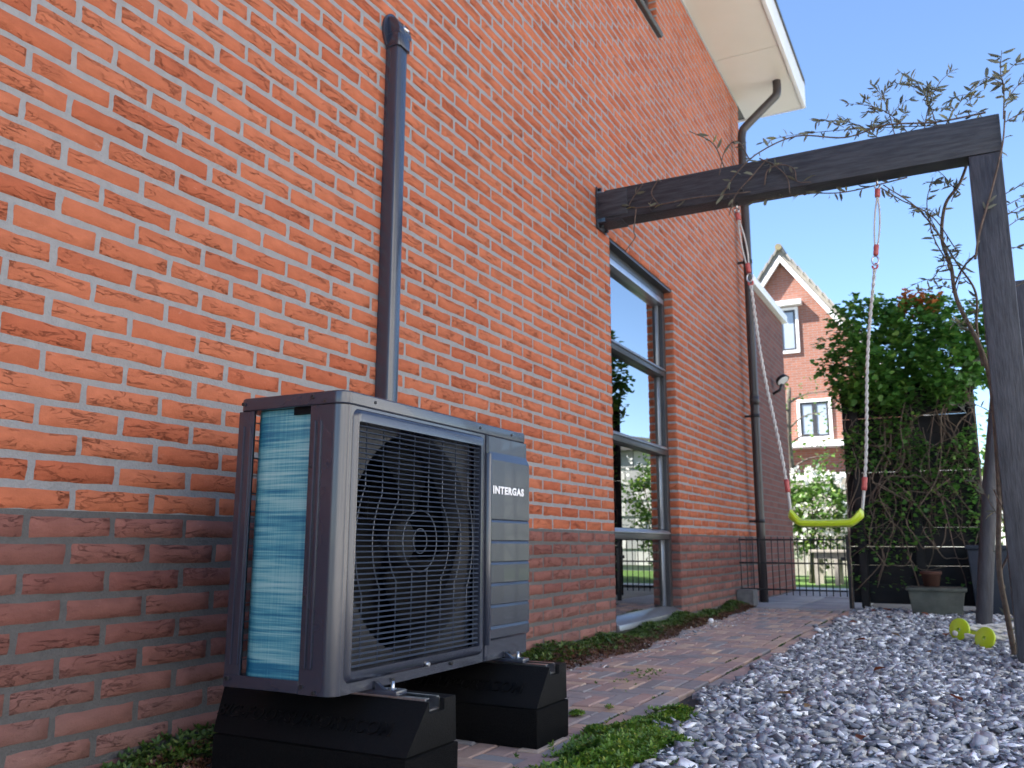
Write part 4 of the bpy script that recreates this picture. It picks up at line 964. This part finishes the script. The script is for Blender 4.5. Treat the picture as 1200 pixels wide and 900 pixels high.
# long runners along the top of the beam
stem([(2.08, 4.62, 2.69), (1.86, 4.64, 2.70), (1.62, 4.62, 2.73), (1.42, 4.64, 2.715), (1.18, 4.60, 2.76), (.98, 4.58, 2.70), (.86, 4.56, 2.60), (.78, 4.56, 2.50)], .005, .0035, 26)
stem([(1.95, 4.68, 2.68), (1.7, 4.66, 2.72), (1.4, 4.68, 2.78), (1.12, 4.66, 2.80), (.98, 4.6, 2.76)], .003, .001, 30, .03, .06)
for (x, h, lean_) in ((1.86, .34, -.10), (1.80, .28, .10), (1.72, .22, -.18), (1.90, .20, .18), (1.66, .30, -.06), (1.58, .16, -.20)):
    P = stem([(x, 4.65, 2.68), (x+lean_*.3, 4.64, 2.68+h*.4), (x+lean_*.8, 4.62, 2.68+h*.75), (x+lean_*1.6, 4.62, 2.68+h)], .003, .001, 18, .03, .06)
    for k in range(3):
        p = P[6+k*4]; q = p+Vector((random.uniform(-.16, .16), random.uniform(-.06, .06), random.uniform(.0, .09))); stem([p, (p+q)/2+Vector((0, 0, .02)), q], .002, .0008, 10, .025, .05, sub=5)
for (pts, nl) in (([(1.02, 4.59, 2.66), (.93, 4.57, 2.56), (.84, 4.57, 2.47), (.80, 4.57, 2.36)], 5), ([(.92, 4.58, 2.48), (.60, 4.57, 2.50), (.34, 4.575, 2.50), (.22, 4.58, 2.53), (.30, 4.6, 2.66)], 9),
                  ([(1.00, 4.57, 2.50), (1.02, 4.57, 2.58), (1.09, 4.57, 2.60), (1.16, 4.57, 2.56), (1.17, 4.575, 2.49), (1.24, 4.57, 2.47)], 6), ([(.98, 4.57, 2.66), (1.06, 4.57, 2.60), (1.12, 4.57, 2.52), (1.13, 4.575, 2.42)], 4),
                  ([(.78, 4.6, 2.66), (.72, 4.6, 2.82), (.60, 4.55, 2.90)], 3), ([(.92, 4.6, 2.68), (.86, 4.6, 2.80), (.80, 4.55, 2.74), (.76, 4.55, 2.60)], 4), ([(.40, 4.58, 2.66), (.36, 4.57, 2.58), (.40, 4.57, 2.50)], 2),
                  ([(.26, 4.58, 2.5), (.25, 4.56, 2.36), (.26, 4.55, 2.28), (.20, 4.54, 2.20)], 0), ([(1.7, 4.74, 2.47), (1.4, 4.72, 2.44), (1.2, 4.7, 2.46), (.9, 4.66, 2.46)], 22)):
    stem(pts, .004, .0025, nl, .03, .075)
stem([(1.56, 4.72, 2.44), (1.66, 4.76, 2.36), (1.80, 4.8, 2.22), (1.90, 4.82, 2.02)], .0035, .003, 12)
for k in range(16):
    i = random.randrange(14, len(main)-4); p = main[i]; q = p+Vector((random.uniform(-.26, .10), random.uniform(-.1, .1), random.uniform(-.05, .22))); stem([p, (p+q)/2+Vector((0, 0, .03)), q], .0025, .0008, 9, .025, .06, sub=5)
for k in range(7):
    z = random.uniform(1.7, 2.5); p = Vector((2.13, 4.72, z)); q = p+Vector((random.uniform(.08, .3), random.uniform(0, .2), random.uniform(-.05, .12))); stem([p, (p+q)/2+Vector((0, 0, .03)), q], .0025, .0008, 8, .025, .05, sub=5)
V, F = scatter(*NARROW, np.array([p[:] for p in LP]), np.array(LR), np.stack([np.array(LS)*1.15, np.array(LS), np.array(LS)], 1)); npmesh('leaves', V, F, 'vine leaf', vn)

# ------------------------------------------------------------------ extension with dark brick, wall lamp
ext = thing('brick_extension', 'dark red brick extension with white trim beyond the orange brick house', 'extension', (-2, 10, 0))
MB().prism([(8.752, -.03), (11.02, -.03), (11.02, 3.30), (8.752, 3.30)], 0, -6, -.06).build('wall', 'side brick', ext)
MB().prism([(8.756, 3.305), (11.10, 3.305), (11.10, 3.40), (8.756, 3.40)], 0, -6.1, .00).build('roof_trim', 'white trim', ext, bevel=.006)
lm = thing('wall_lamp', 'black outdoor lamp with round white face on the dark brick extension', 'wall lamp', (.0, 10.2, 2.3))
MB().tube([(-.058, 10.2, 2.26), (.02, 10.2, 2.30), (.05, 10.2, 2.37)], .016, 10).build('arm', 'gate black', lm)
d = Vector((.55, -.25, -.8)).normalized(); c0_ = Vector((.06, 10.18, 2.41))
MB().tube([c0_-d*.05, c0_-d*.03, c0_+d*.01], [.03, .07, .082], 20).build('shade', 'gate black', lm); MB().tube([c0_+d*.008, c0_+d*.016], [.07, .064], 20).build('face', 'logo white', lm)

# ------------------------------------------------------------------ far gabled house
fh = thing('gabled_house', 'distant orange brick house with steep tiled gable behind the hedge', 'house', (-1.9, 25, 0))
AX, AZ, FY, SL, EX = -1.88, 7.72, 22.0, 1.38, 3.0
ez = AZ-SL*EX
b = MB()
b.quad((AX-EX, FY, -.03), (AX+EX, FY, -.03), (AX+EX, FY, ez), (AX-EX, FY, ez)); b.bm.faces.new([b.bm.verts.new(p) for p in ((AX-EX, FY, ez), (AX+EX, FY, ez), (AX, FY, AZ))])
b.quad((AX+EX, FY, -.03), (AX+EX, FY+9, -.03), (AX+EX, FY+9, ez), (AX+EX, FY, ez)); b.quad((AX-EX, FY, -.03), (AX-EX, FY+9, -.03), (AX-EX, FY+9, ez), (AX-EX, FY, ez))
b.build('wall', 'far brick', fh, recalc=False)
for sg in (-1, 1):
    th = .12; dxx = EX+.35
    rp = MB().prism([(AX, AZ+.10), (AX+sg*dxx, AZ+.10-SL*dxx), (AX+sg*dxx, AZ+.10-SL*dxx+.16), (AX, AZ+.26)], 1, FY-.16, FY+9.2).build('roof', 'far tile', fh)
    MB().prism([(AX, AZ-.10), (AX+sg*dxx, AZ-.10-SL*dxx), (AX+sg*dxx, AZ+.07-SL*dxx), (AX, AZ+.07)], 1, FY-.19, FY-.12).build('bargeboard', 'white trim', fh)
    n = 24
    for k in range(n):
        t = (k+.1)/n; x = AX+sg*dxx*t; z = AZ+.28-SL*dxx*t; ang = math.atan(SL)
        M4 = Matrix.Translation((x+sg*.07, FY-.10, z-.085)) @ Matrix.Rotation(sg*ang+sg*.10, 4, 'Y')
        MB().obox(M4, .26, .26, .05).build('tile', 'far tile', rp)
MB().tube([(AX, FY-.24, AZ+.27), (AX, FY+9, AZ+.27)], .09, 10).build('ridge', 'far tile', fh)
MB().tube([(AX, FY-.30, AZ+.26), (AX, FY-.25, AZ+.26)], .085, 12).build('ridge_cap', 'lichen', fh)
def fwin(x0, x1, z0, z1, n=1):
    w_ = MB().box(x0-.07, x1+.07, FY-.05, FY+.02, z0-.07, z0).box(x0-.07, x1+.07, FY-.05, FY+.02, z1, z1+.07).box(x0-.07, x0, FY-.05, FY+.02, z0, z1).box(x1, x1+.07, FY-.05, FY+.02, z0, z1).build('window', 'white trim', fh)
    ww = (x1-x0)/n
    for i in range(n):
        a, c = x0+ww*i+.001, x0+ww*(i+1)-.001
        for bx in ((a, a+.05, z0, z1), (c-.05, c, z0, z1), (a+.05, c-.05, z0, z0+.05), (a+.05, c-.05, z1-.05, z1)): MB().box(bx[0], bx[1], FY-.03, FY+.015, bx[2], bx[3]).build('sash_bar', 'frame dark', w_)
        MB().box(a+.045, c-.045, FY-.012, FY-.004, z0+.045, z1-.045).build('pane', 'dull glass', w_)
        MB().box(a+.045, c-.045, FY+.0, FY+.01, z0+.045, z1-.045).build('blind', 'shingle light', w_)
fwin(-1.98, -1.60, 5.32, 6.36); fwin(-1.62, -.95, 3.12, 3.98, 2); fwin(-3.6, -3.0, 5.32, 6.2)
MB().box(-2.12, -1.42, FY-.22, FY-.002, 6.46, 6.58).build('window_canopy', 'white trim', fh); MB().box(-2.6, .6, FY-.45, FY-.002, 2.84, 2.98).build('porch_canopy', 'white trim', fh)
MB().box(-2.6, .6, FY-.10, FY-.003, -.02, 2.2).build('porch_front', 'shingle light', fh)

# ------------------------------------------------------------------ garden beyond the gate
def shrub(loc, rx, ry, rz, n, label, m='shrub leaf', name='shrub', cat='shrub', size=(.05, .09), flowers=0, trunk=.5, group=None):
    s_ = thing(name, label, cat, loc, group); x, y, z = loc; cz = z+trunk+rz
    P = RNG.normal(0, 1, (n, 3)); P /= np.linalg.norm(P, axis=1)[:, None]; P *= (RNG.uniform(.45, 1.0, n)**.6)[:, None]
    lump = 1+.22*np.sin(P[:, 0]*5+x)+.18*np.sin(P[:, 2]*7+y)+.15*np.sin(P[:, 1]*6); P = P*lump[:, None]*(rx, ry, rz)+(x, y, cz); P = P[P[:, 2] > .03]
    npmesh('crown', *scatter(*LEAF, P, rotmats(len(P), .9), RNG.uniform(*size, len(P))), m, s_)
    tk = MB(); tk.tube([(x, y, -.03), (x+.03, y, trunk), (x, y+.02, cz)], [.035+.03*rz, .028+.02*rz, .01], 7)
    for k in range(5):
        a = 1.26*k; tk.tube([(x+.02, y, trunk*.7+.05*k), (x+.3*rx*math.cos(a), y+.3*ry*math.sin(a), cz-.2*rz), (x+.6*rx*math.cos(a), y+.6*ry*math.sin(a), cz+.3*rz)], [.02, .013, .005], 5)
    tk.build('trunk', 'bark', s_)
    if flowers:
        P = RNG.normal(0, 1, (flowers, 3)); P /= np.linalg.norm(P, axis=1)[:, None]; P = P*(rx*1.04, ry*1.06, rz*1.04)+(x, y, cz); parts = []
        for p in P:
            q = np.repeat(p[None], 9, 0)+RNG.normal(0, .026, (9, 3)); parts.append(scatter(*LEAF, q, rotmats(9), RNG.uniform(.04, .07, 9)))
        npmesh('flowers', *joinVF(parts), 'petal', s_)['kind'] = 'stuff'
    return s_
shrub((-.22, 13.3, 0), .66, .5, .62, 3600, 'sunlit green shrub covered in white flowers seen through the gate', flowers=120, trunk=.38)
shrub((-1.5, 13.8, 0), .7, .6, .8, 2200, 'green shrub behind the far corner of the dark extension', flowers=20, trunk=.4)
shrub((2.35, 13.4, 0), .55, .5, .9, 2200, 'pale sunlit shrub showing between fence and pergola post', flowers=30, trunk=.3)
gf = thing('garden_fence', 'weathered vertical board fence across the far end of the lawn', 'fence', (1, 15.5, 0))
for i in range(26): x = -2.6+i*.152; MB().box(x, x+.140, 15.5+.004*(i % 3), 15.53, .02, 1.62+.015*((i*7) % 3)).build('board', 'grey wood', gf)
for z in (.35, 1.3): MB().box(-2.62, 1.36, 15.535, 15.58, z, z+.07).build('rail', 'grey wood', gf)
tb = thing('garden_table', 'weathered wooden garden table on the sunlit lawn beyond the gate', 'table', (.35, 13.0, 0))
MB().box(-.16, .95, 12.72, 13.25, .425, .465).build('top', 'grey wood', tb, bevel=.006); MB().box(-.10, .90, 12.76, 13.20, .34, .423).build('apron', 'grey wood', tb)
for x in (-.10, .16, .84):
    for y in (12.76, 13.16): MB().box(x, x+.06, y, y+.05, -.012, .34).build('leg', 'grey wood', tb)
tk = thing('bare_tree', 'slender dark tree trunk in front of the distant brick house', 'tree', (-1.15, 17.5, 0))
P = [(-1.15, 17.5, -.03), (-1.13, 17.5, 1.2), (-1.16, 17.5, 2.6), (-1.10, 17.5, 3.6)]; MB().tube(cr(P, 4), [.10-.005*i for i in range(13)], 9).build('trunk', 'bark', tk)
cr_ = MB()
for k in range(9):
    a = k*2.4; z = 2.0+k*.16; cr_.tube(cr([(-1.13, 17.5, z), (-1.13+.35*math.cos(a), 17.5+.3*math.sin(a), z+.18), (-1.13+.8*math.cos(a), 17.5+.6*math.sin(a), z+.22)], 4), [.022-.002*i for i in range(9)], 5)
cr_.build('branches', 'bark', tk)
P = RNG.uniform((-2.0, 16.8, 2.0), (-.3, 18.1, 3.7), (260, 3)); npmesh('crown', *scatter(*LEAF, P, rotmats(260, .9), RNG.uniform(.06, .10, 260)), 'shrub leaf', tk)
lw = MB().box(-6, 6, 20.2, 20.4, -.03, 2.1).build('garden_wall', 'white render', bevel=.01); tag(lw, 'pale rendered garden wall in front of the distant brick house', 'wall')

# ------------------------------------------------------------------ shed seen in the window glass, and an added bounce house
sd = thing('shingled_shed', 'low shed with pale and grey hung shingles across the garden', 'shed', (6.8, 19, 0))
MB().box(2.6, 9.4, 17.6, 20.5, -.03, 2.5).build('wall', 'shingle grey', sd)
for r_ in range(7):
    for k in range(17):
        x = 2.6+k*.4+(.2 if r_ % 2 else 0); 
        if x > 9.05: continue
        MB().prism([(17.595, .1+r_*.34), (17.55, .1+r_*.34), (17.585, .44+r_*.34), (17.595, .44+r_*.34)], 0, x+.01, x+.39).build('shingle', 'shingle light' if (r_+k) % 2 else 'shingle grey', sd)
MB().prism([(2.4, 2.5), (6.0, 3.1), (9.6, 2.5)], 1, 17.4, 20.7).build('roof', 'roof tile', sd)
bh = thing('bounce_house', 'unseen white rendered house added to bounce sunlight onto the brick house', 'house', (11.2, 2, 0))  # out of view, added as a sunlit reflector for the shaded brick wall
MB().box(7.8, 15.2, -9, 11, -.03, 6.2).build('wall', 'white render', bh)
MB().prism([(7.3, 6.0), (11.5, 9.6), (15.7, 6.0), (15.7, 6.2), (11.5, 9.85), (7.3, 6.2)], 1, -9.4, 11.4).build('roof', 'roof tile', bh)
for (y, z) in ((-5.5, 1.0), (-1.5, 1.0), (6.5, 1.0), (-5.5, 3.9), (-1.5, 3.9), (2.5, 3.9), (6.5, 3.9)):
    f_ = MB().box(7.73, 7.798, y, y+1.2, z, z+1.3).build('window', 'frame dark', bh); MB().box(7.715, 7.728, y+.07, y+1.13, z+.07, z+1.23).build('pane', 'glass', f_)
MB().box(7.74, 7.798, 2.6, 3.6, 0, 2.1).build('door', 'bin blue', bh)

# ------------------------------------------------------------------ ground cover and small litter
RO5, RO4 = rosette(5), rosette(4)
def cover(n, posfn, size, m, name, label, hz=.02):
    P = posfn(n); nn = len(P); V, F = scatter(*RO5, P, rotmats(nn, .45), RNG.uniform(size[0], size[1], nn)); o = npmesh(name, V, F, m); return tag(o, label, 'ground cover', kind='stuff')
def patch(cx, cy_, rx, ry, h):
    def f(n):
        P = np.stack([RNG.normal(cx, rx, n), RNG.normal(cy_, ry, n), np.zeros(n)], 1); nz = np.sin(P[:, 0]*31+1)+np.sin(P[:, 1]*27)+np.sin(P[:, 0]*13-P[:, 1]*19); P = P[nz > -.7]
        d = ((P[:, 0]-cx)/rx)**2+((P[:, 1]-cy_)/ry)**2; P[:, 2] = h*np.exp(-d*.4)*RNG.uniform(.35, 1, len(P))+.008; return P
    return f
def multi(*ps):
    def f(n): return np.concatenate([fn(int(n*fr)) for fn, fr in ps])
    return f
cover(7000, multi((patch(1.0, 2.12, .055, .20, .05), .45), (patch(.95, 2.35, .04, .12, .04), .22), (patch(1.07, 2.25, .05, .12, .035), .18), (patch(.97, 2.72, .035, .06, .035), .12), (patch(.845, 2.42, .012, .02, .012), .03)), (.008, .016), 'sedum', 'sedum_patch', 'bright green sedum growing between path edge and gravel')
def stripfn(lo, hi):
    def f(n):
        Y = RNG.uniform(1.2, 7.72, n); wd = .20+.10*np.exp(-((Y-4.3)/.9)**2)+.02*np.sin(Y*9)-.04*np.clip((Y-6)/1.7, 0, 1); u = RNG.uniform(0, 1, n)**.9; X = u*wd
        k = (u >= lo) & (u <= hi+RNG.normal(0, .08, n)) & (~((Y < 3.2) & (Y > 1.9) & (u > .5))) ; h = .075*(1-u**2)*(.55+.45*np.sin(Y*6.1)*np.sin(Y*2.7+1))+.006
        return np.stack([X+.008, Y, h*RNG.uniform(.4, 1, n)], 1)[k]
    return f
cover(12000, stripfn(0, .62), (.009, .019), 'sedum dark', 'moss_strip', 'green mossy ground cover growing along the foot of the brick wall')
cover(9000, stripfn(.40, 1.0), (.007, .014), 'sedum red', 'russet_moss_strip', 'russet low ground cover between green moss and the paved path')
# moss and weeds in the joints
def joints(n):
    a = np.stack([RNG.choice([.809, .894, .894, .899], n), RNG.uniform(1.9, 7.6, n), np.full(n, .002)], 1); a[:, 0] += RNG.normal(0, .003, n); k = np.sin(a[:, 1]*5.1)+np.sin(a[:, 1]*11.7+a[:, 0]*50) > .55; return a[k]
cover(1500, joints, (.004, .009), 'sedum dark', 'joint_moss', 'moss growing in the joints beside the path edge rows')
cover(260, multi((patch(.70, 2.62, .012, .014, .01), .3), (patch(.655, 2.45, .01, .012, .01), .25), (patch(.74, 2.75, .01, .016, .01), .2), (patch(.60, 3.5, .05, .12, .004), .25)), (.006, .011), 'sedum', 'path_weeds', 'tiny green weeds sprouting between the pavers near the rubber block')
fl = [(1.55, 2.5, .045, 1), (1.24, 3.1, .04, 0), (1.48, 3.9, .04, 1), (1.42, 5.4, .04, 0), (1.28, 5.0, .045, 1), (1.62, 4.6, .035, 0), (1.3, 6.6, .04, 1), (1.5, 7.1, .04, 1), (1.15, 7.2, .04, 1), (1.36, 2.9, .035, 0), (1.75, 3.3, .04, 1), (1.12, 6.1, .04, 1), (1.7, 6.2, .04, 1), (1.68, 5.5, .05, 1), (1.22, 7.4, .05, 1)]
for (x, y, s_, red) in fl:
    b = MB(); vs = [b.bm.verts.new((p[0]*s_*1.3, p[1]*s_*1.5-.5*s_, p[2]*s_*2.0)) for p in LEAF[0]]
    for f in LEAF[1]: b.bm.faces.new([vs[i] for i in f])
    bmesh.ops.solidify(b.bm, geom=list(b.bm.faces), thickness=.0008)
    o = b.build('fallen_leaf', 'fallen leaf' if red else 'fallen leaf tan'); o.location = (x, y, .046); o.rotation_euler = (random.uniform(-.3, .3), random.uniform(-.3, .3), random.uniform(0, 6.3))
    tag(o, 'small red brown fallen leaf lying on the grey gravel' if red else 'small tan fallen leaf lying on the grey gravel', 'leaf', 'red fallen leaves on the gravel' if red else 'tan fallen leaves on the gravel')
pb = MB().tube([(.30, 5.75, .03), (.30, 5.75, .045), (.30, 5.75, .06)], [.012, .02, .010], 8).build('pebble', 'logo white', smooth=True); tag(pb, 'single white pebble on the moss below the tall window', 'pebble')
